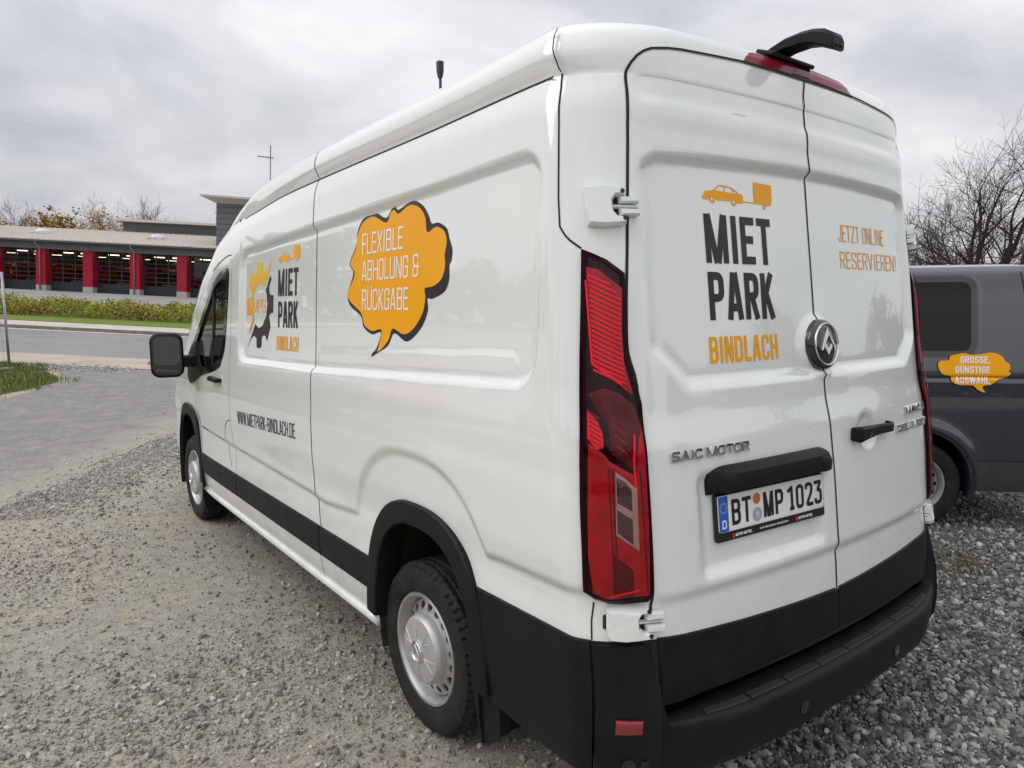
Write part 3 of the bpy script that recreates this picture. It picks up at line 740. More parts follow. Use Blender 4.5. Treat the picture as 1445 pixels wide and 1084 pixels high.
SKL, SKR = skin(-1), skin(1)

# ------------------------------------------------------------------ van: gaps, cladding, lamps, fittings
# shut lines
for sg, sk in ((-1, SKL), (1, SKR)):
    de = [(float(DOOR_E(z)), z) for z in np.linspace(.575, 2.33, 60)] + [(.779, 2.36), (.774, 2.385), (.765, 2.408), (.752, 2.428), (.735, 2.443), (.712, 2.454), (.66, 2.463), (.607, 2.468), (.328, 2.480), (0, 2.478)]
    seam(de, sk, VAN, .0068, .0022)
    sd = [(.936, 2.382), (.945, 2.34), (.959, 2.285), (.987, 2.025), (.990, 1.945), (.975, 1.92), (.960, 1.904), (.932, 1.882)]
    seam(sd, sk, VAN, .006)
    seam([(.979, .886), (.990, .83), (.993, .777)], sk, VAN, .005)
    fy = sidey(sg)
    gz = lambda y: ZG - float(dropf(y)) - .001
    seam([(y, gz(y)) for y in np.linspace(.36, 3.30, 60)], fy, VAN, .006)
    seam([(2.112, gz(2.11)), (2.120, 2.31), (2.121, 2.155), (2.118, 1.775), (2.108, 1.403), (2.108, 1.15), (2.122, .852), (2.085, .70), (2.068, .645)], fy, VAN, .006)
    seam([(3.50, 1.98), (3.497, 1.841), (3.50, 1.434), (3.53, 1.15), (3.535, .957), (3.515, .80), (3.50, .65)], fy, VAN, .003)
    seam([(3.50, 2.066), (3.58, 2.066), (3.661, 2.057), (3.816, 2.028), (3.95, 1.985)], fy, VAN, .006)
    seam([(3.545, 1.0), (3.60, .99), (3.65, .966), (3.70, .92), (3.715, .86), (3.67, .764), (3.61, .677)], fy, VAN, .005)
    seam([(2.108, .49), (2.10, .42), (2.095, .37)], fy, VAN, .004)
# centre shut line between the rear doors
def split_x(z): return float(np.interp(z, [.58, 1.50, 1.52, 1.60, 1.62, 2.16, 2.24, 2.42, 2.478], [.0, .0, -.012, -.012, .0, .0, -.012, -.018, -.004]))
seam([(split_x(z), z) for z in np.linspace(.60, 2.476, 160)], rear_fr, VAN, .007, .0020)

# roof-edge seam pieces over the moulding
for sg in (-1, 1):
    for ya in (.330, 2.108):
        pts = [(a - (.0025 if ya < 1 else 0), b - float(dropf(ya))) for a, b, c in ROOF[:(6 if ya < 1 else 8)]]
        bq = MB(); V = []
        for i, (a, zq) in enumerate(pts):
            yy = ya + i * .006
            nx, nz = (1, .2) if i < 4 else (.6, .8)
            V += [(sg * (a + .0012 * nx), yy - .003, zq + .0012 * nz), (sg * (a + .0012 * nx), yy + .003, zq + .0012 * nz)]
        bq.add(V, [(2 * i, 2 * i + 1, 2 * i + 3, 2 * i + 2) for i in range(len(pts) - 1)]); bq.build('panel_gap', M_GAP, VAN, recalc=False)

# black cladding: door bottoms, corners, sides
for sg, sk in ((-1, SKL), (1, SKR)):
    top = [(.012, .745), (.25, .752), (.5, .762), (.72, .774), (.826, .779)]
    slab('door_cladding', [(.006, .596), (.25, .594), (.5, .588), (.72, .580), (.824, .575)] + top[::-1], sk, .010, M_BLACK, VAN, base=-.004, edge=.004)
    fy = sidey(sg)
    poly = [(y, .775 - .02 * (y - .2)) for y in np.linspace(.30, .70, 9)]
    low = [(.70, .40), (.62, .385), (.5, .375), (.38, .37), (.30, .368)]
    # side cladding behind the wheel runs on the skin from the corner gap
    qv = [(q, .777 - .012 * max(0, q - 1.1)) for q in np.linspace(.996, 1.60, 14)]
    slab('side_cladding', qv + [(1.60, .42), (1.50, .385), (1.35, .372), (1.15, .365), (.99, .365)], sk, .012, M_BLACK, VAN, base=-.004, edge=.004, maxe=.05)
    for a, b in ((1.47, 2.085), (2.091, 3.502), (3.508, 4.50)):
        ys = np.linspace(a, b, max(4, int((b - a) / .12)))
        slab('side_strip', [(y, .492) for y in ys] + [(y, .646) for y in ys[::-1]], fy, .012, M_BLACK, VAN, base=-.004, edge=.006)
    # bright sill tube under the strip
    ys = np.linspace(1.50, 4.46, 30)
    b = MB(); b.tube([(sg * (float(side_w(y, .37)) - .004), y, .352) for y in ys], .022, 10); b.build('sill', M_WHITE, VAN, smooth=True)
    # wheel arch trims
    for yc in ARCHES:
        ph = np.linspace(.05, math.pi - .05, 90); n_ = 2.6
        def ring(a, bb, h, inn=False):
            cy, sy = np.cos(ph), np.sin(ph)
            y = yc + a * np.sign(cy) * np.abs(cy) ** (2 / n_); z = .345 + bb * np.sign(sy) * np.abs(sy) ** (2 / n_)
            z = np.where(sy < 0, .345 + bb * sy * .55, z)
            wv = side_w(y, np.maximum(z, .33)) if not inn else np.full(y.shape, .93)
            return np.stack([sg * (np.maximum(wv, 1.025 - taper(y)) + h) if not inn else sg * wv, y, z], -1)
        A = np.stack([ring(.378, .535, 0, True), ring(.379, .536, .004), ring(.384, .542, .010), ring(.425, .587, .012), ring(.457, .622, .010), ring(.463, .628, .004), ring(.464, .629, -.03)], 0)
        b = MB(); b.grid(A); b.build('wheel_arch_trim', M_BLACK, VAN, auto=30)
        # liner
        xs = [1.0, .93, .62]
        ph = np.linspace(-.34, math.pi + .34, 90)
        A = np.stack([np.stack([np.full(len(ph), sg * x_), yc + .40 * np.sign(np.cos(ph)) * np.abs(np.cos(ph)) ** .77, np.where(np.sin(ph) < 0, .345 + .3 * np.sin(ph), .345 + .557 * np.abs(np.sin(ph)) ** .77)], -1) for x_ in xs], 0)
        b = MB(); b.grid(A)
        last = A[-1]; b.add(last, [tuple(range(len(last)))])
        b.build('wheel_well', M_RUST if yc < 2 else M_DARKIN, VAN, smooth=False)
# underside, cargo floor, bulkhead and front closure
b = MB()
b.box((0, 2.98, .40), (1.22, 5.6, .06)); b.box((0, .33, .40), (1.80, .60, .06)); b.box((0, 2.98, .40), (1.96, 2.9, .06)); b.box((0, 5.45, .40), (1.6, .3, .06))
b.build('underbody', M_DARKIN, VAN)
b = MB(); b.tube([(.3, .5, .3), (.3, 4.4, .3)], .05, 8); b.tube([(0, .9, .33), (0, 4.9, .33)], .04, 8); b.box((0, 1.16, .33), (1.5, .12, .12)); b.build('drive_line', M_DARKIN, VAN)
b = MB(); b.box((0, 3.40, 1.35), (1.90, .02, 1.86)); b.build('bulkhead', M_DARKIN, VAN)
M_CABIN = mat('cabin_grey', (.045, .045, .048), .75, var=.2)
b = MB(); b.box((0, 4.75, 1.05), (1.75, .5, .34)); b.box((0, 4.2, .5), (1.8, 1.5, .08)); b.build('dashboard', M_CABIN, VAN, bevel=.08)
for sx in (-.5, .5):
    b = MB(); b.box((sx, 3.95, .86), (.5, .5, .16)); b.box((sx, 3.66, 1.22), (.48, .16, .72), M=Matrix.Rotation(R(8), 3, 'X')); b.box((sx, 3.60, 1.70), (.26, .1, .2)); b.build('seat', M_CABIN, VAN, bevel=.05)
b = MB()
b.tube([(-.45 + .19 * math.cos(a), 4.42 - .07 * math.sin(a), 1.22 + .18 * math.sin(a)) for a in np.linspace(0, 2 * math.pi, 25)], .014, 8); b.box((-.45, 4.44, 1.21), (.3, .05, .06)); b.build('steering_wheel', M_CABIN, VAN, smooth=True)

# side windows: black surround, pane, divider
for sg in (-1, 1):
    fy = sidey(sg)
    big = inset(WIN, -.022); mid_ = inset(WIN, .030); n = len(WIN)
    fine = lambda P: smooth_closed(P, 5)
    A_, B_, C_ = fine(big), fine(WIN), fine(mid_)
    b = MB(); k = len(A_)
    V = [fy(u, v, .004) for u, v in A_] + [fy(u, v, .005) for u, v in C_] + [fy(u, v, -.02) for u, v in C_]
    b.add(V, [(i, (i + 1) % k, k + (i + 1) % k, k + i) for i in range(k)] + [(k + i, k + (i + 1) % k, 2 * k + (i + 1) % k, 2 * k + i) for i in range(k)])
    b.build('window_surround', M_GLOSSB, VAN)
    put_poly('window_pane', fine(inset(WIN, .022)), fy, M_GLASS, VAN, off=-.010, maxe=.12)
    slab('window_divider', [(3.925, 1.30), (3.965, 1.30), (3.965, 1.88), (3.925, 1.885)], fy, .006, M_BLACK, VAN, base=-.008)
    # black triangle that carries the mirror
    slab('mirror_base', [(4.17, 1.275), (4.40, 1.20), (4.60, 1.175), (4.66, 1.21), (4.655, 1.36), (4.52, 1.46), (4.36, 1.50), (4.30, 1.40)], fy, .016, M_BLACK, VAN, base=.002, edge=.012)
    # mirror: arm, housing, two glasses
    b = MB(); b.box((sg * 1.07, 4.40, 1.345), (.18, .12, .085)); b.build('mirror_arm', M_BLACK, VAN, bevel=.02)
    cx, cy, czz = sg * 1.225, 4.40, 1.392
    rz = sg * R(12)
    Mr = Matrix.Rotation(rz, 4, 'Z'); Mr.translation = Vector((cx, cy, czz))
    def rbox(w_, h_, r_, k=6):
        o_ = []
        for (sx, sz, a0) in ((1, 1, 0), (-1, 1, 90), (-1, -1, 180), (1, -1, 270)):
            for j in range(k + 1):
                a = R(a0 + 90 * j / k); o_.append((sx * (w_ / 2 - r_) + r_ * math.cos(a), sz * (h_ / 2 - r_) + r_ * math.sin(a)))
        return o_
    prof = [(.90, -.052), (1.0, -.045), (1.03, 0), (1.0, .05), (.86, .09), (.5, .115), (.0, .12)]
    base_ = rbox(.215, .315, .06)
    A = np.array([[tuple(Mr @ Vector((u * s_, d_, v * s_)))[:3] for u, v in base_ + base_[:1]] for s_, d_ in prof])
    b = MB(); b.grid(A); hs = b.build('mirror_housing', M_BLACK, VAN, smooth=True)
    fm = lambda u, v, h=0.: np.stack(np.broadcast_arrays(*[np.asarray(q_, float) for q_ in (u, v, h)]), -1) @ np.array(((Mr[0][0], Mr[1][0], Mr[2][0]), (0, 0, 1), (-Mr[0][1], -Mr[1][1], -Mr[2][1]))) + np.array((cx, cy, czz))
    put_poly('mirror_back', rbox(.196, .292, .055), fm, M_GLOSSB, VAN, off=.046, maxe=1)
    g_ = put_poly('mirror_glass', [(u, v * .72 + .035) for u, v in rbox(.168, .285, .05)], fm, M_MIRR, VAN, off=.049, maxe=1)
    put_poly('mirror_glass', [(-.075, -.088), (-.078, -.115), (.065, -.122), (.062, -.105)], fm, M_MIRR, VAN, off=.049, maxe=1)
    b = MB(); b.box(tuple(Mr @ Vector((sg * .113, -.01, -.05))), (.02, .06, .03)); b.build('mirror_indicator', M_LAMPC, VAN, bevel=.005)
    # front door handle
    slab('handle_recess', [(3.66, 1.222), (3.95, 1.226), (3.97, 1.255), (3.94, 1.29), (3.69, 1.285)], fy, .002, M_WHITE, VAN, edge=.01)
    b = MB(); yy = np.linspace(3.69, 3.93, 7)
    b.tube([(sg * (float(side_w(y, 1.25)) + .028 - (.018 if i in (0, 6) else 0)), y, 1.25) for i, y in enumerate(yy)], [.012, .018, .019, .019, .019, .02, .016], 8); b.build('door_handle', M_BLACK, VAN, smooth=True)

# rear lamps
LAMP = [(.932, 1.879), (.906, 1.867), (.874, 1.849), (.836, 1.811), (.840, 1.684), (.843, 1.575), (.830, 1.495), (.824, 1.445), (.827, 1.366), (.827, 1.267), (.828, 1.148), (.830, 1.006), (.832, .913), (.845, .893), (.90, .889), (.939, .888), (.977, .901), (1.0, .924), (.995, 1.007), (.982, 1.289), (.958, 1.586)]
for sg, sk in ((-1, SKL), (1, SKR)):
    H = slab('tail_lamp', LAMP, sk, .020, M_LAMPD, VAN, base=-.004, edge=.010, maxe=.035)
    kw = dict(edge=.003, maxe=.03)
    slab('lens', TR['lamp_red_low'], sk, .004, M_LAMPR, H, base=.015, **kw)
    slab('lens', TR['lamp_mid'], sk, .003, M_LAMPM, H, base=.015, **kw)
    slab('lens', TR['lamp_red_up'], sk, .004, M_LAMPR, H, base=.015, **kw)
    slab('lens', TR['lamp_curve'], sk, .004, M_LAMPB, H, base=.017, **kw)
    slab('lens', TR['lamp_clear'], sk, .003, M_LAMPC, H, base=.019, edge=.002, maxe=.03)
    slab('lens', TR['lamp_clear_glass'], sk, .002, M_LAMPG, H, base=.0215, edge=.002, maxe=.03)
    slab('light_bar', TR['lamp_clear_strip'], sk, .002, M_LAMPC, H, base=.023, edge=.001)
    slab('lens', TR['lamp_inset_low'], sk, .002, M_LAMPM, H, base=.019, **kw)
    slab('lens', TR['lamp_inset_up'], sk, .002, M_LAMPM, H, base=.018, **kw)
    # slanted light bars of the upper lens and its bright edge
    for i in range(20):
        z0 = 1.808 - i * .0138
        ql = np.interp(z0, [1.56, 1.70, 1.82], [.927, .924, .920]); qr = np.interp(z0 - .035, [1.47, 1.56, 1.657, 1.77], [.850, .861, .859, .851])
        zr = z0 - .042
        if i < 2: qr = .872 - i * .012; zr = z0 - .028 - i * .008
        slab('light_bar', [(ql, z0), (qr, zr), (qr, zr - .0068), (ql, z0 - .0068)], sk, .003, M_LAMPB, H, base=.0185, edge=.001, maxe=.03)
    slab('light_bar', [(.930, 1.79), (.925, 1.79), (.926, 1.565), (.905, 1.543), (.872, 1.511), (.851, 1.478), (.847, 1.470), (.868, 1.496), (.903, 1.530), (.931, 1.558)], sk, .003, M_LAMPB, H, base=.019, edge=.0008, maxe=.03)
    for i in range(7):
        z0 = 1.425 - i * .013
        slab('light_bar', [(.950, z0 + .006), (.926, z0 - .014), (.926, z0 - .019), (.950, z0 + .001)], sk, .002, M_LAMPR, H, base=.0205, edge=.0006, maxe=.03)
    for i in range(3):
        z0 = 1.39 - i * .026
        slab('light_bar', [(.896, z0), (.872, z0 - .026), (.872, z0 - .031), (.896, z0 - .005)], sk, .002, M_LAMPR, H, base=.0195, edge=.0006, maxe=.03)
    slab('light_bar', [(.862, 1.30), (.855, 1.36), (.851, 1.36), (.857, 1.285), (.857, 1.20), (.862, 1.22)], sk, .002, M_LAMPB, H, base=.019, edge=.0006, maxe=.03)
    for q_ in (.921, .913, .848):
        slab('lens_rib', [(q_, .93), (q_ + .003, .93), (q_ + .002 - (.008 if q_ > .9 else 0), 1.27), (q_ - .001 - (.008 if q_ > .9 else 0), 1.27)], sk, .002, M_LAMPM, H, base=.0185, edge=.0005, maxe=.04)
    slab('light_bar', [(.932, .924), (.868, .934), (.868, .930), (.932, .919)], sk, .002, M_LAMPB, H, base=.0195, edge=.0006, maxe=.03)
    slab('lens_cover', inset(LAMP, .018), sk, .003, M_COVER, H, base=.0255, edge=.006, maxe=.04)
    # hinges
    for up in (1, 0):
        zc0 = 1.995 if up else .832
        q0, q1 = (.910, .814) if up else (.945, .834)
        hh = .052 if up else .047
        zz0 = zc0
        Hg = slab('door_hinge', [(q0, zz0 - hh), (q0 + .004, zz0 - hh * .4), (q0, zz0 + hh), (q0 - .04, zz0 + hh + .004), (q1 + .012, zz0 + hh), (q1 + .008, zz0 + hh * .55), (q1 + .028, zz0 + hh * .5), (q1 + .036, zz0 + hh * .25), (q1 + .036, zz0 - hh * .25), (q1 + .028, zz0 - hh * .5), (q1 + .008, zz0 - hh * .55), (q1 + .012, zz0 - hh), (q0 - .04, zz0 - hh - .004)], sk, .040, M_WHITE, VAN, base=-.002, edge=.006, maxe=.03)
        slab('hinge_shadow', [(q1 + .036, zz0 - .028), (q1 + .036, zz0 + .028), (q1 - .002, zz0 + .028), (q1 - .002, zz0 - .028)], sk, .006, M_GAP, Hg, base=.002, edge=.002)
        for dz, t_ in ((.017, .011), (0, .006), (-.017, .011)):
            slab('hinge_leaf', [(q1 + .034 - (.012 if dz else -.004), zz0 + dz - t_), (q1 + .034 - (.012 if dz else -.004), zz0 + dz + t_), (q1 - .022, zz0 + dz + t_ * .8), (q1 - .022, zz0 + dz - t_ * .8)], sk, .030 if dz else .020, M_WHITE, Hg, base=.002, edge=.004)
        for dz in (.037, -.037):
            c_ = sk(q1 + .016, zz0 + dz * hh / .052, .0365); nn_ = nrm(np.array(q1 + .016), np.array(zz0), sg)
            b = MB(); b.tube([c_, c_ + nn_ * .0025], .0065, 10); b.build('hinge_pin', M_SCREW, Hg)
        if not up:
            b = MB(); c_ = sk(q0 + .005, zz0, .006); b.box(tuple(c_), (.010, .010, .038)); b.build('hinge_seal', M_SCREW, Hg)

# ------------------------------------------------------------------ van: rear bumper with step
def bump_section(k):
    """offset, height pairs; k = 0 centre (step), 1 corner"""
    cen = np.array([(-.03, .540), (.052, .537), (.066, .534), (.075, .524), (.078, .500), (.076, .45), (.068, .40), (.052, .366), (.0, .345), (-.10, .345)])
    cor = np.array([(-.006, .772), (.012, .766), (.014, .70), (.016, .62), (.022, .555), (.030, .50), (.030, .42), (.018, .375), (-.03, .350), (-.10, .350)])
    return cen * (1 - k) + cor * k
def bumper_pts(q, sg):
    a = abs(q); k = float(ss(a, .805, .862)); sec = bump_section(k)
    z = sec[:, 1]; base = skin(sg)(np.full(len(z), a), np.clip(z, .345, 3), np.zeros(len(z)))
    n = nrm(np.full(len(z), a), np.full(len(z), .5), sg)
    p = base * 1.0; p[:, 2] = z
    sh = float(1 - .55 * ss(a, .55, .83)) if k < .5 else 1.
    o = sec[:, 0] * (sh if k == 0 else (1 - k) * sh + k)
    return p + n * o[:, None]
qs = np.concatenate([np.linspace(-.985, -.87, 10), np.linspace(-.865, -.80, 16), np.linspace(-.79, .79, 60), np.linspace(.80, .865, 16), np.linspace(.87, .985, 10)])
A = np.stack([bumper_pts(q, -1 if q < 0 else 1) for q in qs], 0)
BUMP = MB().grid(A).build('rear_bumper', M_BLACK, VAN, auto=50)
# step treads
def tread_mat():
    m = mat('step_tread', (.018, .018, .020), .6); t = m.node_tree; bs = t.nodes['Principled BSDF']
    g = t.nodes.new('ShaderNodeNewGeometry'); mp = t.nodes.new('ShaderNodeMapping'); t.links.new(g.outputs['Position'], mp.inputs[0])
    mp.inputs['Rotation'].default_value = (0, 0, R(45)); v = t.nodes.new('ShaderNodeTexChecker'); v.inputs['Scale'].default_value = 130
    t.links.new(mp.outputs[0], v.inputs['Vector']); bp = t.nodes.new('ShaderNodeBump'); bp.inputs['Distance'].default_value = .003
    t.links.new(v.outputs['Fac'], bp.inputs['Height']); t.links.new(bp.outputs[0], bs.inputs['Normal']); return m
M_TREAD = tread_mat()
xs_ = np.linspace(-.70, .70, 9)
for a, c in zip(xs_[:-1], xs_[1:]):
    b = MB(); xx = np.linspace(a + .004, c - .004, 5); g0 = []
    for d in (.018, .024, .044, .050):
        row = []
        for x_ in xx:
            sg = -1 if x_ < 0 else 1; p = bumper_pts(x_, sg); t = (d + .03) / .096
            row.append(p[0] * (1 - t) + p[2] * t + np.array([0, 0, .004 if .02 < d < .045 else .0022]))
        g0.append(row)
    b.grid(np.array(g0)); b.build('step_pad', M_TREAD, BUMP)
# reflectors and parking sensors
for sg, sk in ((-1, SKL), (1, SKR)):
    fb = lambda q, z, h=0., sk=sk: sk(q, z, h)
    slab('reflector', [(.935, .520), (.872, .516), (.872, .556), (.935, .562)], fb, .008, M_REFL, BUMP, base=.026, edge=.003)
def on_bump(q, j):
    sg = -1 if q < 0 else 1; p = bumper_pts(q, sg); n = nrm(np.array(abs(q)), np.array(.5), sg); return p[j], n
for q, j in ((-.90, 6), (-.30, 5), (.30, 5), (.90, 6)):
    p, n = on_bump(q, j); p = np.array(p)
    b = MB(); b.tube([p - n * .004, p + n * .003], .021, 20); b.tube([p + n * .003, p + n * .0045], .013, 20); b.build('parking_sensor', M_GLOSSB, BUMP, auto=40)

# ------------------------------------------------------------------ number plate and its light bar
PX, PZ = -.340, 1.040
def plate_fr(u, v, h=0.):
    u, v, h = np.broadcast_arrays(np.asarray(u, float), np.asarray(v, float), np.asarray(h, float))
    x = PX + u; ya, yb = float(rear_y(-.59, 1.08)), float(rear_y(-.09, 1.08))
    y0 = ya + (yb - ya) * (x + .59) / .50 - .012 + (v - .05) * .10
    return np.stack([x, y0 - h, PZ + v], -1)
def rrect(u0, u1, v0, v1, r_, k=4):
    o_ = []
    for cx, cy, a0 in ((u1 - r_, v1 - r_, 0), (u0 + r_, v1 - r_, 90), (u0 + r_, v0 + r_, 180), (u1 - r_, v0 + r_, 270)):
        for j in range(k + 1):
            a = R(a0 + 90 * j / k); o_.append((cx + r_ * math.cos(a), cy + r_ * math.sin(a)))
    return o_
PL = slab('number_plate', rrect(-.264, .264, -.028, .116, .01), plate_fr, .012, M_PLATEK, VAN, base=-.01, edge=.003, maxe=1)
slab('plate_face', rrect(-.2575, .2575, .002, .112, .009), plate_fr, .002, M_PLATEW, PL, base=.002, edge=.0015, maxe=1)
put_poly('plate_band', rrect(-.256, -.214, .0035, .1105, .006), plate_fr, M_PLATEB, PL, off=.0046, maxe=1)
put_text('lettering', 'D', plate_fr, -.244, .013, .019, .026, M_WHITEV, PL, t=.18, off=.0052)
M_STAR = mat('star_yellow', (.75, .55, .03), .4)
b = MB()
for i in range(12):
    a = R(30 * i); c_ = plate_fr(-.235 + .0145 * math.cos(a), .075 + .0145 * math.sin(a), .0052)
    b.add([plate_fr(-.235 + .0145 * math.cos(a) + .0022 * math.cos(q_), .075 + .0145 * math.sin(a) + .0022 * math.sin(q_), .0052) for q_ in np.linspace(0, 2 * math.pi, 6)[:-1]], [(0, 1, 2, 3, 4)])
b.build('star_ring', M_STAR, PL, recalc=False)
kw = dict(t=.155, r=.16, off=.0052, maxseg=.1)
for tx, u0, wd in (('B', -.200, .040), ('T', -.152, .042), ('M', -.052, .048), ('P', .005, .040), ('1', .068, .030), ('0', .110, .040), ('2', .158, .041), ('3', .207, .040)):
    put_text('lettering', tx, plate_fr, u0, .018, wd, .078, M_PLATEK, PL, **kw)
def disc(name, fr, u, v, r_, m, parent, off): return put_poly(name, [(u + r_ * math.cos(a), v + r_ * math.sin(a)) for a in np.linspace(0, 2 * math.pi, 25)[:-1]], fr, m, parent, off=off, maxe=1)
disc('inspection_seal', plate_fr, -.083, .083, .0175, mat('seal_orange', (.50, .15, .03), .5, var=.4, vscale=220), PL, .0052)
disc('registration_seal', plate_fr, -.083, .034, .0215, mat('seal_grey', (.33, .36, .40), .5, var=.2, vscale=200), PL, .0052)
put_poly('seal_shield', [(-.091, .044), (-.075, .044), (-.075, .030), (-.083, .020), (-.091, .030)], plate_fr, mat('seal_blue', (.40, .52, .68), .5, var=.5, vscale=260), PL, off=.0056, maxe=1)
for u0 in (-.20, .105):
    put_poly('dealer_mark', [(u0, -.021), (u0 + .010, -.021), (u0 + .010, -.006), (u0 + .005, -.010), (u0, -.004)], plate_fr, mat('dealer_red', (.6, .02, .03), .4), PL, off=.0035, maxe=1)
    put_text('lettering', 'MOTOR-NUTZEL', plate_fr, u0 + .014, -.017, .074, .009, M_WHITEV, PL, t=.2, off=.0035)
put_text('lettering', 'WIR BEWEGEN MENSCHEN', plate_fr, -.075, -.0155, .14, .006, M_WHITEV, PL, t=.2, off=.0035)
# black garnish over the plate
xs_ = np.linspace(-.628, -.034, 30); A = []
for i, x_ in enumerate(xs_):
    e_ = float(min(1, min(i, 29 - i) / 3.0)); tz = 1.243 - (1 - e_) ** 2 * .020
    sec = [(0, tz), (.008 + .012 * e_, tz - .004), (.014 + .030 * e_, tz - .020), (.016 + .040 * e_, 1.198), (.014 + .040 * e_, 1.170), (.012 + .010 * e_, 1.160), (-.03, 1.160)]
    A.append([rear_fr(x_, max(z_, 1.19), o_ - (.0 if z_ > 1.19 else .0)) * np.array([1, 1, 0]) + np.array([0, 0, z_]) for o_, z_ in sec])
A = np.array(A); b = MB(); b.grid(A); b.add(A[0], [tuple(range(7))]); b.add(A[-1], [tuple(range(7))[::-1]]); b.build('plate_light_bar', M_BLACK, VAN, auto=40)

# ------------------------------------------------------------------ round badge on the door gap
bc = np.array([0.002, float(rear_y(.1, 1.575)) - .004, 1.580]); bn = np.array([0, -math.cos(R(5)), math.sin(R(5)) * -.0]); bu = np.array([1., 0, 0]); bv = np.array([0, .12, .993])
def bf(u, v, h=0.):
    u, v, h = np.broadcast_arrays(np.asarray(u, float), np.asarray(v, float), np.asarray(h, float))
    return bc + u[..., None] * bu + v[..., None] * bv + h[..., None] * np.array([0, -1., .12])
b = MB(); b.lathe([(.090, -.005), (.088, .012), (.082, .026), (.077, .029), (.0, .029)], 48, lambda x, y, h: bf(x, y, h)); BADGE = b.build('badge', M_GLOSSB, VAN, auto=40)
b = MB(); b.lathe([(.0745, .028), (.074, .032), (.071, .0335), (.068, .032), (.0675, .028)], 48, lambda x, y, h: bf(x, y, h)); b.build('badge_ring', M_CHROME, BADGE, smooth=True)
sF = .066
def em(pts, h): return MB().prism([(x * sF, y * sF) for x, y in pts], lambda u, v, hh: bf(u, v, .0285 + hh), h)
em([(-.02, .86), (.12, .52), (-.36, -.02), (-.50, -.26), (-.62, -.34), (-.66, -.24)], .008).build('badge_emblem', M_CHROME, BADGE, bevel=.001)
em([(-.02, .86), (.12, .52), (.46, -.06), (.52, .0), (.60, -.38), (.74, -.30), (.66, -.08)], .0065).build('badge_emblem', M_CHROME, BADGE, bevel=.001)
em([(-.34, -.10), (.02, -.56), (.42, -.10), (.28, .04), (.10, -.14), (.02, -.26), (-.20, .06)], .006).build('badge_emblem', M_CHROME, BADGE, bevel=.001)

# rear door handle with its dished recess
None and slab('handle_dish', [(.20 + .085 * math.cos(a) , 1.262 + .062 * math.sin(a)) for a in np.linspace(0, 2 * math.pi, 17)[:-1]], lambda x, z, h=0.: rear_fr(np.asarray(x) + .055, z, h), .0015, mat('dish_white', (.60, .62, .61), .25, coat=1.), VAN, edge=.02)
b = MB(); hp = []
for x_, o_, z_ in ((.125, .012, 1.262), (.135, .034, 1.262), (.20, .040, 1.262), (.30, .036, 1.262), (.385, .032, 1.262), (.405, .024, 1.263), (.408, .004, 1.264)): hp.append(rear_fr(x_, z_, o_))
A = []
for i, p in enumerate(hp):
    hz = (.026, .030, .026, .020, .018, .018, .018)[i]; dy = (.008, .012, .010, .008, .008, .008, .006)[i]
    A.append([(p[0], p[1] - dy, p[2] + hz * .6), (p[0], p[1] - dy, p[2] - hz * .7), (p[0], p[1] - dy * .2, p[2] - hz), (p[0], p[1] + dy, p[2] - hz * .8), (p[0], p[1] + dy, p[2] + hz * .8), (p[0], p[1] - dy * .2, p[2] + hz), (p[0], p[1] - dy, p[2] + hz * .6)])
A = np.array(A); b.grid(A); b.add(A[0][:-1], [tuple(range(6))]); b.build('rear_door_handle', M_BLACK, VAN, bevel=.003, auto=50)
b = MB(); c_ = rear_fr(.19, 1.258, .050); b.tube([c_, c_ - np.array([0, .002, 0])], .009, 14); b.build('handle_lock', M_GLOSSB, VAN)

# high brake lamp and the reversing camera
def roof_lip(x, t, h=0.):
    """strip of the lip above the doors: t = 0 lower edge, 1 upper edge"""
    x, t, h = np.broadcast_arrays(np.asarray(x, float), np.asarray(t, float), np.asarray(h, float))
    z = 2.486 + t * .050 - .010 * (x / .4) ** 2
    y = Rp(2.49) + Bp(2.49) * (x / .95) ** 2 + np.interp(2.486 + t * .050, [2.486, 2.511, 2.531, 2.548], [.001, .008, .022, .05])
    return np.stack([x, y - h, z], -1)
BL = slab('brake_lamp', [(-.335, 0), (-.29, .80), (-.25, 1.0), (-.1, 1.0), (.1, 1.0), (.25, 1.0), (.29, .80), (.335, 0), (.2, 0), (0, 0), (-.2, 0)], roof_lip, .010, mat('brake_lens', (.20, .012, .025), .2, spec=.3), VAN, base=-.006, edge=.012, maxe=.06)
slab('brake_lens', [(-.075, .06), (-.02, .95), (.075, .95), (.03, .06)], roof_lip, .002, M_LAMPM, BL, base=.004, edge=.002, maxe=.1)
b = MB(); b.box((-.06, .195, 2.546), (.25, .07, .014), M=Matrix.Rotation(R(22), 3, 'X')); CAMB = b.build('reversing_camera', M_BLACK, VAN, bevel=.005)
A = []
for (y_, z_, hw, hz) in ((.235, 2.558, .046, .008), (.215, 2.566, .045, .016), (.17, 2.577, .042, .019), (.11, 2.580, .040, .021), (.07, 2.575, .040, .023), (.03, 2.560, .042, .027), (.005, 2.545, .039, .026), (-.004, 2.538, .030, .019)):
    A.append([(-.08 + hw, y_, z_ + hz * .5), (-.08 + hw * .7, y_, z_ + hz), (-.08 - hw * .7, y_, z_ + hz), (-.08 - hw, y_, z_ + hz * .5), (-.08 - hw, y_, z_ - hz * .8), (-.08 - hw * .7, y_, z_ - hz), (-.08 + hw * .7, y_, z_ - hz), (-.08 + hw, y_, z_ - hz * .8), (-.08 + hw, y_, z_ + hz * .5)])
A = np.array(A); b = MB(); b.grid(A); b.add(A[-1][:-1], [tuple(range(8))]); b.build('camera_arm', M_BLACK, CAMB, auto=40)
